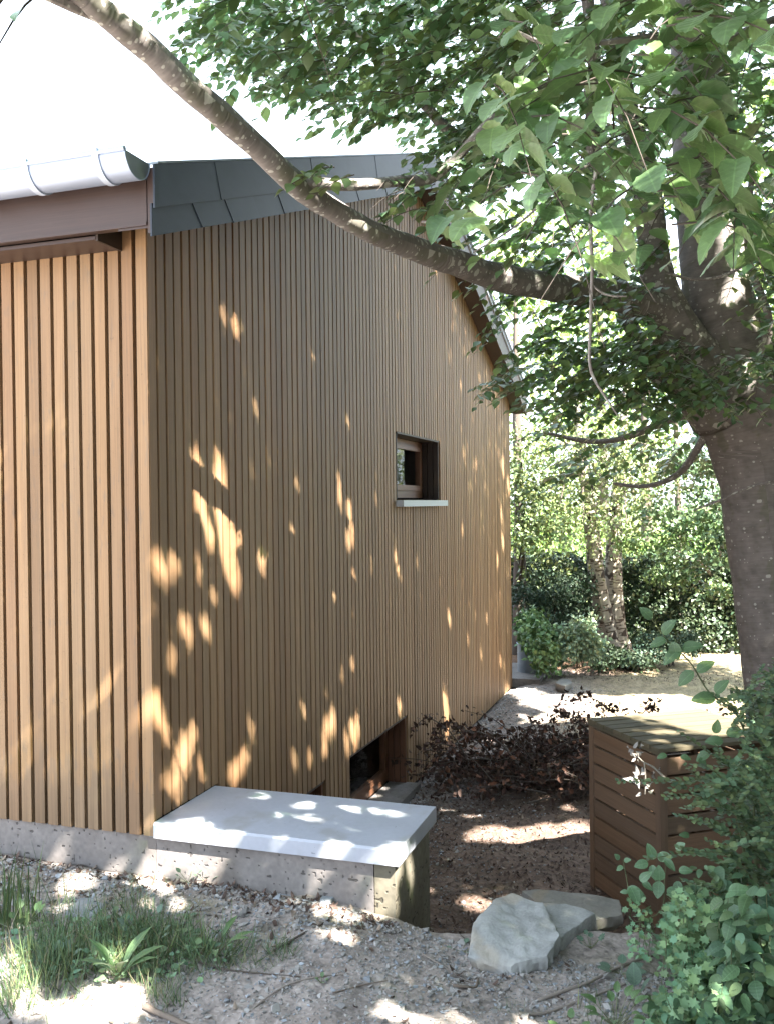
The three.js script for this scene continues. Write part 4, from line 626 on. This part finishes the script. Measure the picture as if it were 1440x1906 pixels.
  farTree('tree', 'sunlit bright green tree low behind the hedge and the birches', at(1200, 1080, 18).setY(-0.83), 4.5, 0.12, M.twig, [B(1070, 1020, 17, 1.0, 0.5, 1), B(1200, 1040, 17, 1.0, 0.45, 1), B(1290, 1000, 17.5, 1.0, 0.6, 1), B(1000, 1000, 18, 1.0, 0.7, 1)], 6500, 0.09, greenTint([0.30, 0.42, 0.15]), { clumps: 90, clumpR: 0.45 });
  farTree('tree', 'loose pale green foliage hanging over the hedge right of the birches', at(1260, 1120, 15.5).setY(-0.83), 4.6, 0.06, M.twig, [B(1215, 1010, 13, 0.5, 0.25, 0.5), B(1260, 1060, 12.6, 0.4, 0.22, 0.4), B(1320, 1090, 12.4, 0.35, 0.16, 0.4), B(1230, 1080, 12.8, 0.3, 0.15, 0.3), B(1290, 980, 13, 0.5, 0.3, 0.5)], 3000, 0.06, greenTint([0.18, 0.27, 0.10], 0.4), { clumps: 60, clumpR: 0.25, flat: 0.45 });
  // clipped hedge
  const hb = V(1.6, -0.83, -11.4), hedge = thing('hedge', 'dark clipped leafy hedge running behind the birches', 'hedge', hb), hl = [], hg = [];
  for (let i = 0; i < 56000; i++) { const x = rr(-3.2, 5.2), y = Math.pow(rnd(), 0.8) * (1.42 + (vnoise(x * 3 + 20, 4, 0, 0, 55) - 0.5) * 0.18), f = rnd() < 0.75 ? rr(0.1, 0.36) : rr(-0.4, 0.3), z = f + (vnoise(x * 5 + 20, y * 5 + 20, 0, 0, 56) - 0.5) * 0.2; hl.push({ m: leafMat(V(x, y, z), V(rr(-1, 1), rr(-0.8, 0.9), rr(-0.5, 1)), V(rr(-0.7, 0.7), rr(0, 1), rr(0, 1)), rr(0.045, 0.08)) }); }
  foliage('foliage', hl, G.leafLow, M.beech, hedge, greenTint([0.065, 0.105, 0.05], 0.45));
  for (let i = 0; i < 22; i++) { const x = -3 + i * 0.39; hg.push(tube([V(x, -0.1, 0), V(x + 0.03, 0.6, 0.02), V(x - 0.03, 1.25, 0)], [0.03, 0.02, 0.008], 5, 3)); } part('stem', hg, M.twig, hedge).userData.kind = 'stuff';
  // hedge added unseen on the right to keep the low sky from the gable
  { const tb = V(6.6, -0.83, -0.5), th = thing('hedge', 'unseen tall green hedge added on the right to darken the gable', 'hedge', tb), L = []; for (let i = 0; i < 26000; i++) { const z = rr(-8, 9), y = rnd() * 4.2, x = -Math.pow(rnd(), 2) * 0.7 + 0.3 + (vnoise(z * 2 + 20, y * 2 + 20, 0, 0, 66) - 0.5) * 0.4; L.push({ m: leafMat(V(x, y, z), V(rr(-1, 0.5), rr(-0.8, 0.8), rr(-1, 1)), V(rr(-1, 0.2), rr(-0.2, 1), rr(-0.7, 0.7)), rr(0.1, 0.16)) }); }
    foliage('foliage', L, G.leafLow, M.beech, th, greenTint([0.065, 0.11, 0.045], 0.35)); const st = []; for (let i = 0; i < 18; i++) st.push(tube([V(0.1, -0.1, -7.5 + i), V(0.15, 2, -7.4 + i), V(0.1, 3.9, -7.5 + i)], [0.05, 0.04, 0.01], 6, 3)); part('stem', st, M.twig, th).userData.kind = 'stuff'; }
  { const tb = V(5.0, -0.2, 4.2), th = thing('shrub', 'unseen dense hazel shrub added beside the viewer on the right to shade the gable', 'bush', tb), L = cloudLeaves([[V(4.7, 1.0, 3.2), 1.2, 1.6, 1.2], [V(4.9, 1.3, 4.6), 1.3, 1.9, 1.3], [V(4.4, 1.1, 6.0), 1.5, 1.7, 1.3], [V(4.9, 1.0, 1.8), 1.0, 1.5, 1.1], [V(4.6, 0.9, 0.4), 0.9, 1.3, 1.0]], 26000, 0.12, { clumps: 90, clumpR: 0.45 }); L.forEach((l) => { const e = l.m.elements; e[12] -= tb.x; e[13] -= tb.y; e[14] -= tb.z; }); foliage('foliage', L, G.leafLow, M.beech, th, greenTint([0.08, 0.14, 0.055])); const st = []; for (let i = 0; i < 9; i++) st.push(tube([V(0, -0.1, 0), V(rr(-0.4, 0.4), 0.8, rr(-0.8, 0.8)), V(rr(-0.8, 0.8), 2, rr(-1.6, 1.6))], [0.03, 0.02, 0.006], 6, 3)); part('stem', st, M.twig, th).userData.kind = 'stuff'; }  // shrub added out of view; its leaves block sky light from the gable
  const bush = (name, label, cat, base, blobs, n, size, tint, geo, opt) => { const t = thing(name, label, cat, base), L = cloudLeaves(blobs, n, size, opt); L.forEach((l) => { const e = l.m.elements; e[12] -= base.x; e[13] -= base.y; e[14] -= base.z; });
    const st = []; for (let i = 0; i < 9; i++) { const [c, rx, ry] = blobs[i % blobs.length], e = c.clone().sub(base).add(V(rr(-rx, rx) * 0.7, ry * 0.6, rr(-0.1, 0.1))); st.push(tube([V(rr(-0.1, 0.1), -0.05, rr(-0.1, 0.1)), e.clone().multiplyScalar(0.5).add(V(0, 0.08, 0)), e], [0.008, 0.006, 0.002], 4, 3)); }
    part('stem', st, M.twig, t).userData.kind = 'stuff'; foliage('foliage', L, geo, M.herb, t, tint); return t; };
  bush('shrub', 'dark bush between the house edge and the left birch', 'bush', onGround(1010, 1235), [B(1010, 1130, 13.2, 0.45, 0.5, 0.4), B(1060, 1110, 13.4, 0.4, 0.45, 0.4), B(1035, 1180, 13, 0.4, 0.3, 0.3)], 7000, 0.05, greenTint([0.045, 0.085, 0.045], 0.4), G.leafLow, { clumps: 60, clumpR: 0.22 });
  bush('shrub', 'low shrub with whitish leaf tips in front of the birches', 'bush', onGround(1075, 1243), [B(1060, 1200, 12.0, 0.3, 0.24, 0.22), B(1095, 1185, 12.0, 0.26, 0.28, 0.2), B(1035, 1222, 11.9, 0.2, 0.14, 0.2)], 3200, 0.055, greenTint([0.27, 0.36, 0.22], 0.4), G.leafLow, { clumps: 50, clumpR: 0.12, flat: 1.2 });
  bush('shrub', 'feathery green plant hanging over the rain barrel', 'plant', onGround(1012, 1246), [B(1000, 1180, 12.1, 0.18, 0.14, 0.14), B(1018, 1228, 11.7, 0.13, 0.16, 0.1), B(1003, 1205, 11.8, 0.13, 0.12, 0.1), B(985, 1165, 12.4, 0.15, 0.14, 0.15)], 3600, 0.07, greenTint([0.15, 0.25, 0.09], 0.35), G.leafLow, { clumps: 40, clumpR: 0.14, flat: 1.2 });
  bush('shrub', 'bluish green low plants at the foot of the hedge', 'plant', onGround(1250, 1240), [B(1220, 1205, 12.6, 0.35, 0.16, 0.2), B(1270, 1195, 12.7, 0.3, 0.18, 0.2), B(1190, 1225, 12.3, 0.22, 0.12, 0.2)], 2600, 0.045, greenTint([0.10, 0.16, 0.10], 0.3), G.leafLow, { clumps: 50, clumpR: 0.16 });
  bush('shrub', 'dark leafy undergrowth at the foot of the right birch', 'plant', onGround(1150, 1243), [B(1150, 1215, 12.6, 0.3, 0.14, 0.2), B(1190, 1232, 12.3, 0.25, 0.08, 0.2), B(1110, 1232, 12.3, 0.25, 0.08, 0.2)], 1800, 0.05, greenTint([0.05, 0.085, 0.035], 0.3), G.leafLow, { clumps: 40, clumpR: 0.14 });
}
// ------------------------------------------------------------------ plants in front
function plant(name, label, base, nBig, matBig, matSmall, tint) {   // collects leaves and stems, then splits off the largest leaves as parts
  const t = thing(name, label, 'plant', base), L = [], S = [];
  return { t, stem(pts, r0, r1) { const w = pts.map((p) => p.clone().sub(base)); S.push(tube(w, w.map((_, i) => mix(r0, r1, i / (w.length - 1))), 5, 4)); return pts; },
    leaf(p, d, n, s, geo) { L.push({ p, d, n, s, geo }); },
    done() {
      L.forEach((l) => { const [x, y, d] = toPx(l.p); l.k = x > -20 && x < 1460 && y < 1930 ? l.s / d : 0; }); L.sort((a, b) => b.k - a.k);
      L.slice(0, nBig).forEach((l, i) => { const m = new THREE.Mesh(l.geo, pick(matBig)), w = leafMat(l.p.clone().sub(base), l.d, l.n, l.s); w.decompose(m.position, m.quaternion, m.scale); m.name = i ? `leaf_${String(i).padStart(3, '0')}` : 'leaf'; t.add(m); });
      const by = new Map(); L.slice(nBig).forEach((l) => { if (!by.has(l.geo)) by.set(l.geo, []); by.get(l.geo).push({ m: leafMat(l.p.clone().sub(base), l.d, l.n, l.s) }); });
      by.forEach((list, geo) => foliage('foliage', list, geo, matSmall, t, tint));
      if (S.length) { const m = part('stem', S, M.stem, t); if (S.length > 3) m.userData.kind = 'stuff'; }
      return t;
    } };
}
M.stem = std([0.12, 0.14, 0.065], 0.8);
const P3 = (l) => l.map(([x, y, d]) => at(x, y, d));
function paired(pl, pts, step, size, geo, spread = 0.9) {        // leaves in pairs along a stem
  const c = new THREE.CatmullRomCurve3(pts), n = Math.max(2, Math.round(c.getLength() / step));
  for (let i = 1; i <= n; i++) { const t = i / n, p = c.getPointAt(t), T = c.getTangentAt(Math.min(0.999, t)), s = T.clone().cross(V(0, 1, 0.3)).normalize(); for (const k of [-1, 1]) pl.leaf(p, T.clone().multiplyScalar(0.5).addScaledVector(s, k * spread).add(V(rr(-0.2, 0.2), rr(-0.1, 0.5), rr(-0.2, 0.2))), V(rr(-0.3, 0.3), 1, rr(0, 0.6)), size * rr(0.75, 1.15) * (1.1 - 0.5 * t * t), geo); }
}
{
  // evergreen shrub with small round leaves at the right edge
  const b = V(2.62, gy(2.62, -0.55), -0.55), pl = plant('shrub', 'dense small leaved evergreen shrub at the right edge in front of the bin', b, 220, M.shrubNear, M.herb, greenTint([0.14, 0.21, 0.10], 0.4));
  const poly = [[1400, 1262], [1440, 1245], [1520, 1235], [1520, 1800], [1425, 1690], [1400, 1600], [1385, 1520], [1340, 1500], [1345, 1440], [1390, 1400], [1372, 1330]];
  for (let k = 0; k < 250; k++) { const e = inRegion(poly, 3.5, 4.35), dir = V(rr(-1, 0.6), rr(-0.1, 0.8), rr(-0.4, 1)).normalize(), pts = [e.clone().addScaledVector(dir, -0.13).add(V(0, -0.03, 0)), e, e.clone().addScaledVector(dir, 0.09)]; if (k % 2) pl.stem(pts, 0.002, 0.001); paired(pl, pts, 0.016, 0.029, G.round); }
  for (const s of [[[1440, 1440, 3.9], [1340, 1450, 3.85], [1250, 1455, 3.8], [1150, 1454, 3.75]], [[1440, 1500, 3.8], [1390, 1478, 3.8], [1310, 1480, 3.75], [1237, 1484, 3.7]], [[1440, 1610, 3.7], [1390, 1575, 3.7], [1320, 1537, 3.65], [1258, 1518, 3.6]], [[1440, 1500, 4.0], [1370, 1440, 4.0], [1310, 1395, 4.0], [1262, 1362, 4.0]], [[1440, 1690, 3.6], [1370, 1625, 3.55], [1290, 1590, 3.5], [1205, 1598, 3.45]], [[1440, 1640, 3.7], [1350, 1590, 3.6], [1300, 1585, 3.55], [1262, 1578, 3.5]], [[1430, 1470, 3.7], [1360, 1460, 3.7], [1320, 1430, 3.7], [1290, 1425, 3.65]], [[1430, 1340, 4.1], [1380, 1330, 4.1], [1340, 1312, 4.1]], [[1430, 1310, 4.1], [1390, 1295, 4.1], [1362, 1290, 4.1]], [[1440, 1720, 3.5], [1370, 1680, 3.4], [1310, 1650, 3.35], [1270, 1640, 3.3]], [[1430, 1560, 3.7], [1360, 1510, 3.7], [1300, 1500, 3.65], [1270, 1505, 3.6]]]) { const p = P3(s); pl.stem(p, 0.004, 0.0015); paired(pl, p, 0.028, 0.036, G.round); for (let q = 0; q < 5; q++) { const f = rr(0.05, 0.6), c = new THREE.CatmullRomCurve3(p), o = c.getPointAt(f), e = o.clone().add(V(rr(-0.14, 0.02), rr(-0.06, 0.1), rr(-0.02, 0.1))); pl.stem([o, o.clone().lerp(e, 0.5), e], 0.002, 0.001); paired(pl, [o, o.clone().lerp(e, 0.5).add(V(0, 0.01, 0)), e], 0.022, 0.03, G.round); } }
  for (let k = 0; k < 9; k++) { const e = inRegion(poly, 3.7, 4.1); pl.stem([b.clone().add(V(rr(-0.15, 0.15), -0.03, rr(-0.15, 0.15))), b.clone().lerp(e, 0.55).add(V(rr(-0.06, 0.06), 0.05, 0)), e], 0.012, 0.004); }
  pl.done();
}
{
  const b = V(2.5, gy(2.5, -0.7), -0.7), pl = plant('young_shoot', 'young shoot with broad green leaves rising before the beech trunk', b, 60, [leafM([0.17, 0.30, 0.14], 0.36, 0.5, T.leaf)], M.herb, greenTint([0.1, 0.2, 0.08]));
  const s = P3([[1400, 1440, 4.1], [1370, 1330, 4.1], [1320, 1290, 4.1], [1285, 1235, 4.1], [1240, 1190, 4.1], [1212, 1152, 4.1]]); s.unshift(b.clone()); pl.stem(s, 0.006, 0.002);
  for (const [x, y, dx, dy, z] of [[1212, 1152, -.4, .5, .07], [1232, 1180, .5, .8, .085], [1238, 1190, -.9, -.3, .075], [1268, 1208, .9, .4, .09], [1262, 1210, -.7, -.5, .09], [1296, 1250, .8, .7, .085], [1290, 1250, -.8, -.6, .09], [1330, 1300, -1, .1, .10], [1330, 1290, .6, .9, .08], [1252, 1195, .2, -.9, .08], [1345, 1380, -.9, .1, .075], [1350, 1365, .9, .3, .08], [1320, 1400, -.8, -.4, .07], [1330, 1365, .2, .9, .06], [1240, 1405, -.7, -.1, .045], [1265, 1408, .6, 0, .045], [1300, 1410, .5, -.6, .05], [1282, 1555, -.8, .2, .045]]) pl.leaf(at(x, y, 4.08), V(dx, dy, rr(0.1, 0.5)), V(rr(-0.3, 0.3), 0.8, 0.9), z, G.leafWave[0]);
  pl.done();
}
{
  const b = onY(1172, 1720, -0.33), pl = plant('sapling', 'small sapling with pointed pale green leaves before the bin corner', b, 70, [leafM([0.25, 0.41, 0.23], 0.34, 0.5, T.leaf), leafM([0.20, 0.35, 0.18], 0.34, 0.5, T.leaf)], M.herb, greenTint([0.13, 0.23, 0.11]));
  pl.stem([b, ...P3([[1170, 1670, 3.65], [1164, 1630, 3.65], [1158, 1600, 3.65]])], 0.003, 0.001); pl.stem([b, ...P3([[1232, 1690, 3.6], [1236, 1640, 3.6], [1240, 1590, 3.6]])], 0.003, 0.001);
  for (const [x, y, dx, dy, z] of [[1152, 1600, -.3, .6, .03], [1160, 1602, .7, .4, .03], [1158, 1612, -.7, -.5, .03], [1166, 1654, .9, -.1, .07], [1172, 1650, .5, -.8, .07], [1190, 1640, .6, .9, .055], [1194, 1642, .8, -.3, .045], [1180, 1652, .3, -1, .06], [1168, 1660, -.8, .1, .03], [1212, 1610, .2, -.9, .055], [1215, 1600, -.2, 1, .06], [1205, 1606, -.9, -.2, .055], [1222, 1595, .9, .3, .06], [1226, 1640, -.1, -1, .065], [1226, 1640, 0, 1, .06], [1240, 1655, .9, -.2, .055], [1236, 1600, .6, -.4, .05], [1256, 1580, .5, .6, .045], [1258, 1640, .2, -.8, .05], [1280, 1650, .9, -.2, .07], [1300, 1640, .5, -.9, .06], [1262, 1620, .8, .3, .05], [1295, 1665, 1, -.1, .06], [1245, 1690, -.2, -.9, .06]]) pl.leaf(at(x, y, 3.6 + rr(-0.08, 0.08)), V(dx, dy * 0.75, 0.35 - dy * 0.3), V(rr(-0.3, 0.3), 0.75, 0.8), z, G.leafWave[Math.floor(rnd() * 3)]);
  pl.done();
}
{
  const b = V(2.15, gy(2.15, 0.05), 0.05), pl = plant('herb', 'clump of pale green lobed herb leaves at the lower right', b, 200, [leafM([0.27, 0.43, 0.23], 0.32, 0.6), leafM([0.23, 0.38, 0.20], 0.32, 0.6), leafM([0.30, 0.46, 0.20], 0.32, 0.6)], M.herb, greenTint([0.22, 0.36, 0.18], 0.25));
  const reg = (P, d0, d1, n, s, g) => { for (let i = 0; i < n; i++) { const p = inRegion(P, d0, d1); p.y = Math.max(p.y, gy(p.x, p.z) + 0.015); pl.leaf(p, V(rr(-1, 1), rr(-0.5, 0.5), rr(-0.3, 1)), V(rr(-0.5, 0.5), 1, rr(0, 0.9)), s * rr(0.6, 1.25), g); const gl = gy(p.x, p.z); for (let q = 0; q < 2; q++) { const z = V(p.x + rr(-0.03, 0.03), mix(gl, p.y, rr(0.1, 0.85)), p.z + rr(-0.05, 0.05)); pl.leaf(z, V(rr(-1, 1), rr(-0.5, 0.5), rr(-0.3, 1)), V(rr(-0.5, 0.5), 1, rr(0, 0.9)), s * rr(0.6, 1.2), g); } if (i % 4 === 0) pl.stem([V(p.x + rr(-0.05, 0.05), gl - 0.01, p.z - 0.05), p.clone().add(V(0, -0.03, -0.02)), p], 0.0014, 0.0008); } };
  reg([[1240, 1665], [1290, 1655], [1335, 1680], [1350, 1740], [1345, 1830], [1290, 1815], [1260, 1780], [1235, 1720]], 3.15, 3.5, 340, 0.036, G.lobed);
  reg([[1165, 1680], [1200, 1672], [1220, 1720], [1180, 1720]], 3.4, 3.5, 26, 0.03, G.lobed);
  reg([[1225, 1835], [1330, 1820], [1400, 1860], [1400, 1930], [1200, 1930]], 2.85, 3.15, 130, 0.036, G.lobed);
  reg([[1270, 1800], [1300, 1795], [1310, 1825], [1275, 1830]], 3.1, 3.2, 14, 0.045, G.lobed);
  pl.done();
}
{
  const b = V(2.45, gy(2.45, 0.3), 0.3), pl = plant('ground_plant', 'mixed dark leaved undergrowth in the lower right corner', b, 160, [leafM([0.16, 0.29, 0.15], 0.3, 0.5, T.leaf), leafM([0.20, 0.35, 0.17], 0.3, 0.5, T.leaf), leafM([0.13, 0.23, 0.14], 0.3, 0.5, T.leaf)], M.herb, greenTint([0.12, 0.21, 0.10], 0.35));
  const reg = (P, d0, d1, n, s) => { for (let i = 0; i < n; i++) { const p = inRegion(P, d0, d1); p.y = Math.max(p.y, gy(p.x, p.z) + 0.012); pl.leaf(p, V(rr(-1, 1), rr(-0.7, 0.4), rr(-0.3, 1)), V(rr(-0.6, 0.6), 1, rr(0, 0.9)), s * rr(0.6, 1.3), pick(G.leafWave)); const gl = gy(p.x, p.z); for (let q = 0; q < 2; q++) { const z = V(p.x + rr(-0.03, 0.03), mix(gl, p.y, rr(0.1, 0.85)), p.z + rr(-0.05, 0.05)); pl.leaf(z, V(rr(-1, 1), rr(-0.7, 0.4), rr(-0.3, 1)), V(rr(-0.6, 0.6), 1, rr(0, 0.9)), s * rr(0.6, 1.2), pick(G.leafWave)); } if (i % 4 === 0) pl.stem([V(p.x + rr(-0.05, 0.05), gl - 0.01, p.z - 0.06), p.clone().add(V(0, -0.03, -0.02)), p], 0.0016, 0.0008); } };
  reg([[1330, 1660], [1460, 1640], [1470, 1930], [1330, 1930], [1350, 1800]], 2.9, 3.5, 330, 0.055); reg([[1290, 1610], [1380, 1600], [1400, 1690], [1300, 1700]], 3.4, 3.7, 70, 0.05); reg([[1230, 1850], [1340, 1850], [1360, 1930], [1200, 1930]], 2.85, 3.1, 60, 0.05); reg([[1290, 1700], [1350, 1700], [1350, 1850], [1300, 1800]], 3.2, 3.4, 40, 0.045);
  pl.done();
}
const rosette = (name, label, x, py, n, size, mat, up = 0.5, geo = G.leafWave[0], stalk = 0.04) => { const b = onY(x, py, -0.19); b.y = gy(b.x, b.z); const pl = plant(name, label, b, n, mat, M.herb, greenTint([0.1, 0.2, 0.08])); for (let i = 0; i < n; i++) { const a = i * 2.4 + rr(-0.3, 0.3), d = V(Math.cos(a), up * rr(0.6, 1.4), Math.sin(a)), p = b.clone().addScaledVector(d, stalk); pl.stem([b, p], 0.0014, 0.001); pl.leaf(p, d, V(-d.x * 0.6, 1, -d.z * 0.6 + 0.2), size * rr(0.7, 1.2), geo); } return pl.done(); };
const mg = [leafM([0.15, 0.27, 0.10], 0.35, 0.5, T.leaf), leafM([0.18, 0.30, 0.12], 0.35, 0.5, T.leaf)], mb = [leafM([0.17, 0.27, 0.19], 0.3, 0.6, T.leaf)];
G.strap = leafGeo([0.03, 0.08, 0.13, 0.13, 0.09, 0.0], 0.3, 0.5, 0.01);
rosette('weed', 'broad leaved weed with one bright leaf right of the grass', 405, 1778, 6, 0.085, mg, 0.9, G.strap); rosette('weed', 'sunlit tall leaved weed at the lower left between the light patches', 222, 1822, 7, 0.13, mg, 1.5, G.strap, 0.02);
rosette('weed', 'small round leaved seedling at the foot of the low wall near its left end', 385, 1648, 7, 0.028, mb, 0.9, G.round); rosette('weed', 'second seedling at the foot of the low wall, nearer its middle', 432, 1640, 5, 0.026, mb, 0.8, G.round); rosette('weed', 'tiny seedling at the foot of the low wall, left of the other two', 352, 1652, 5, 0.024, mb, 0.8, G.round);
rosette('weed', 'low blue green weed in the grass left of the broad leaved weed', 270, 1770, 7, 0.035, mb, 1.2, G.round, 0.07); rosette('weed', 'bright seedling at the bottom edge right of the middle', 1060, 1905, 7, 0.035, mg, 0.8, G.leafWave[1]); rosette('weed', 'pale green weed at the bottom edge left of the herb clump', 1145, 1890, 12, 0.045, mg, 1, G.leafWave[2], 0.06);
rosette('weed', 'grey green upright leaf with a pale edge left of the herb clump', 1180, 1840, 3, 0.085, mb, 2.2, G.leafWave[1], 0.02); rosette('weed', 'small weed growing over the right tip of the pointed stone', 1098, 1722, 8, 0.03, mb, 0.9, G.lobed, 0.03); rosette('weed', 'flat green weed on the bare ground right of the stones', 1155, 1768, 6, 0.045, mb, 0.5, G.leafWave[1]); rosette('weed', 'tiny round leaved weed left of the large slab', 858, 1728, 4, 0.03, mb, 0.6, G.round);
rosette('weed', 'tiny green seedling on the grit near the picture bottom', 598, 1822, 5, 0.018, mg, 0.9, G.round, 0.012); rosette('weed', 'weed at the lower left edge among the tall grass', 40, 1745, 9, 0.04, mg, 1.2, G.round, 0.06); rosette('weed', 'leafy weed below the tall grass at the left edge', 110, 1800, 9, 0.04, mb, 0.8, G.round, 0.05);
// grass
function blades(list, x, z, h, lean = 0.5) { const a = rr(0, 6.283); list.push({ m: leafMat(V(x, gy(x, z) - 0.004, z), V(Math.cos(a) * lean * 1.5 * Math.sqrt(rnd()), 1, Math.sin(a) * lean * 1.5 * Math.sqrt(rnd())), V(Math.cos(a), 0.3, Math.sin(a)), h) }); }
{
  const g = new THREE.Group(); g.name = 'grass'; g.userData = { label: 'loose green grass growing on the ground before the plinth', kind: 'stuff' }; scene.add(g); const L = [];
  const ground = (x, y) => onY(x, y, -0.19);
  const tuft = (n, x, y, rx, ry, h, lean) => { for (let i = 0; i < n; i++) { const p = ground(x + (rnd() + rnd() - 1) * rx, y + (rnd() + rnd() - 1) * ry); if (p.z > 0.03) blades(L, p.x, p.z, h * rr(0.5, 1.2), lean); } };
  for (const t of [[620, 210, 1760, 150, 55, 0.11, 1.5], [640, 300, 1765, 140, 45, 0.11, 1.6], [520, 90, 1800, 110, 60, 0.12, 1.2], [260, 400, 1775, 90, 30, 0.09, 1.8], [260, 250, 1800, 120, 40, 0.09, 1.5], [140, 20, 1860, 50, 40, 0.1, 1], [180, 250, 1690, 70, 30, 0.06, 0.9], [130, 310, 1850, 60, 30, 0.07, 1], [110, 520, 1775, 40, 20, 0.07, 1.4], [60, 470, 1790, 60, 20, 0.06, 1.5], [90, 380, 1800, 80, 30, 0.07, 1.3], [50, 1120, 1850, 60, 60, 0.07, 0.9], [40, 960, 1850, 60, 20, 0.03, 0.9], [60, 110, 1700, 60, 40, 0.1, 0.9], [26, 300, 1640, 60, 20, 0.05, 0.9], [120, 130, 1880, 110, 30, 0.06, 1.2], [40, 700, 1840, 160, 50, 0.03, 1], [24, 1150, 1760, 60, 30, 0.03, 1]]) tuft(...t);
  foliage('grass', L.filter((_, i) => i % 2), G.grass, M.herb, g, (() => { const f = greenTint([0.105, 0.165, 0.07], 0.5); return () => rnd() < 0.1 ? [0.28, 0.25, 0.14] : f(); })()); foliage('grass', L.filter((_, i) => i % 2 === 0), G.weep, M.herb, g, (() => { const f = greenTint([0.13, 0.20, 0.085], 0.5); return () => rnd() < 0.14 ? [0.32, 0.28, 0.17] : f(); })());
  { const W = []; for (let i = 0; i < 520; i++) { const p = ground(200 + (rnd() + rnd() - 1) * 240, 1775 + (rnd() + rnd() - 1) * 70); if (p.z < 0.05) continue; const a = rr(0, 6.283); W.push({ m: leafMat(V(p.x, gy(p.x, p.z) + rr(0.005, 0.05), p.z), V(Math.cos(a), rr(0, 0.6), Math.sin(a)), V(rr(-0.4, 0.4), 1, rr(0, 0.6)), rr(0.012, 0.034)) }); } foliage('small_leaves', W, G.round, M.herb, g, greenTint([0.15, 0.25, 0.13], 0.35)); }
  const b = ground(12, 1725); b.y = gy(b.x, b.z); const tt = thing('grass_tuft', 'tall tuft of dark grass at the left edge', 'grass tuft', b), Lt = []; for (let i = 0; i < 130; i++) { const a = rr(0, 6.283); Lt.push({ m: leafMat(V(rr(-0.09, 0.09), -0.01, rr(-0.09, 0.09)), V(Math.cos(a) * 0.45 * rnd(), 1, Math.sin(a) * 0.45 * rnd()), V(Math.cos(a), 0.3, Math.sin(a)), rr(0.12, 0.33)) }); }
  foliage('blade', Lt, G.blade, M.herb, tt, greenTint([0.10, 0.16, 0.06], 0.3));
  const lawn = new THREE.Group(); lawn.name = 'lawn'; lawn.userData = { label: 'thin dry lawn beyond the compost bin', kind: 'stuff' }; scene.add(lawn); const Ll = [];
  for (let i = 0; i < 17000; i++) { const x = rr(0.5, 4.6), z = rr(-9.0, -4.6); if (vnoise(x * 2 + 9, z * 2 + 9, 0, 0, 301) * 0.7 + vnoise(x * 7 + 9, z * 7 + 9, 0, 0, 302) * 0.3 < 0.42) continue; blades(Ll, x, z, rr(0.02, 0.05), 1.2); }
  foliage('lawn', Ll, G.grass, M.herb, lawn, greenTint([0.22, 0.23, 0.09], 0.35));
}
// ------------------------------------------------------------------ picture
scene.traverse((o) => { if (o.isMesh) { o.castShadow = true; o.receiveShadow = true; } });
renderer.render(scene, camera);
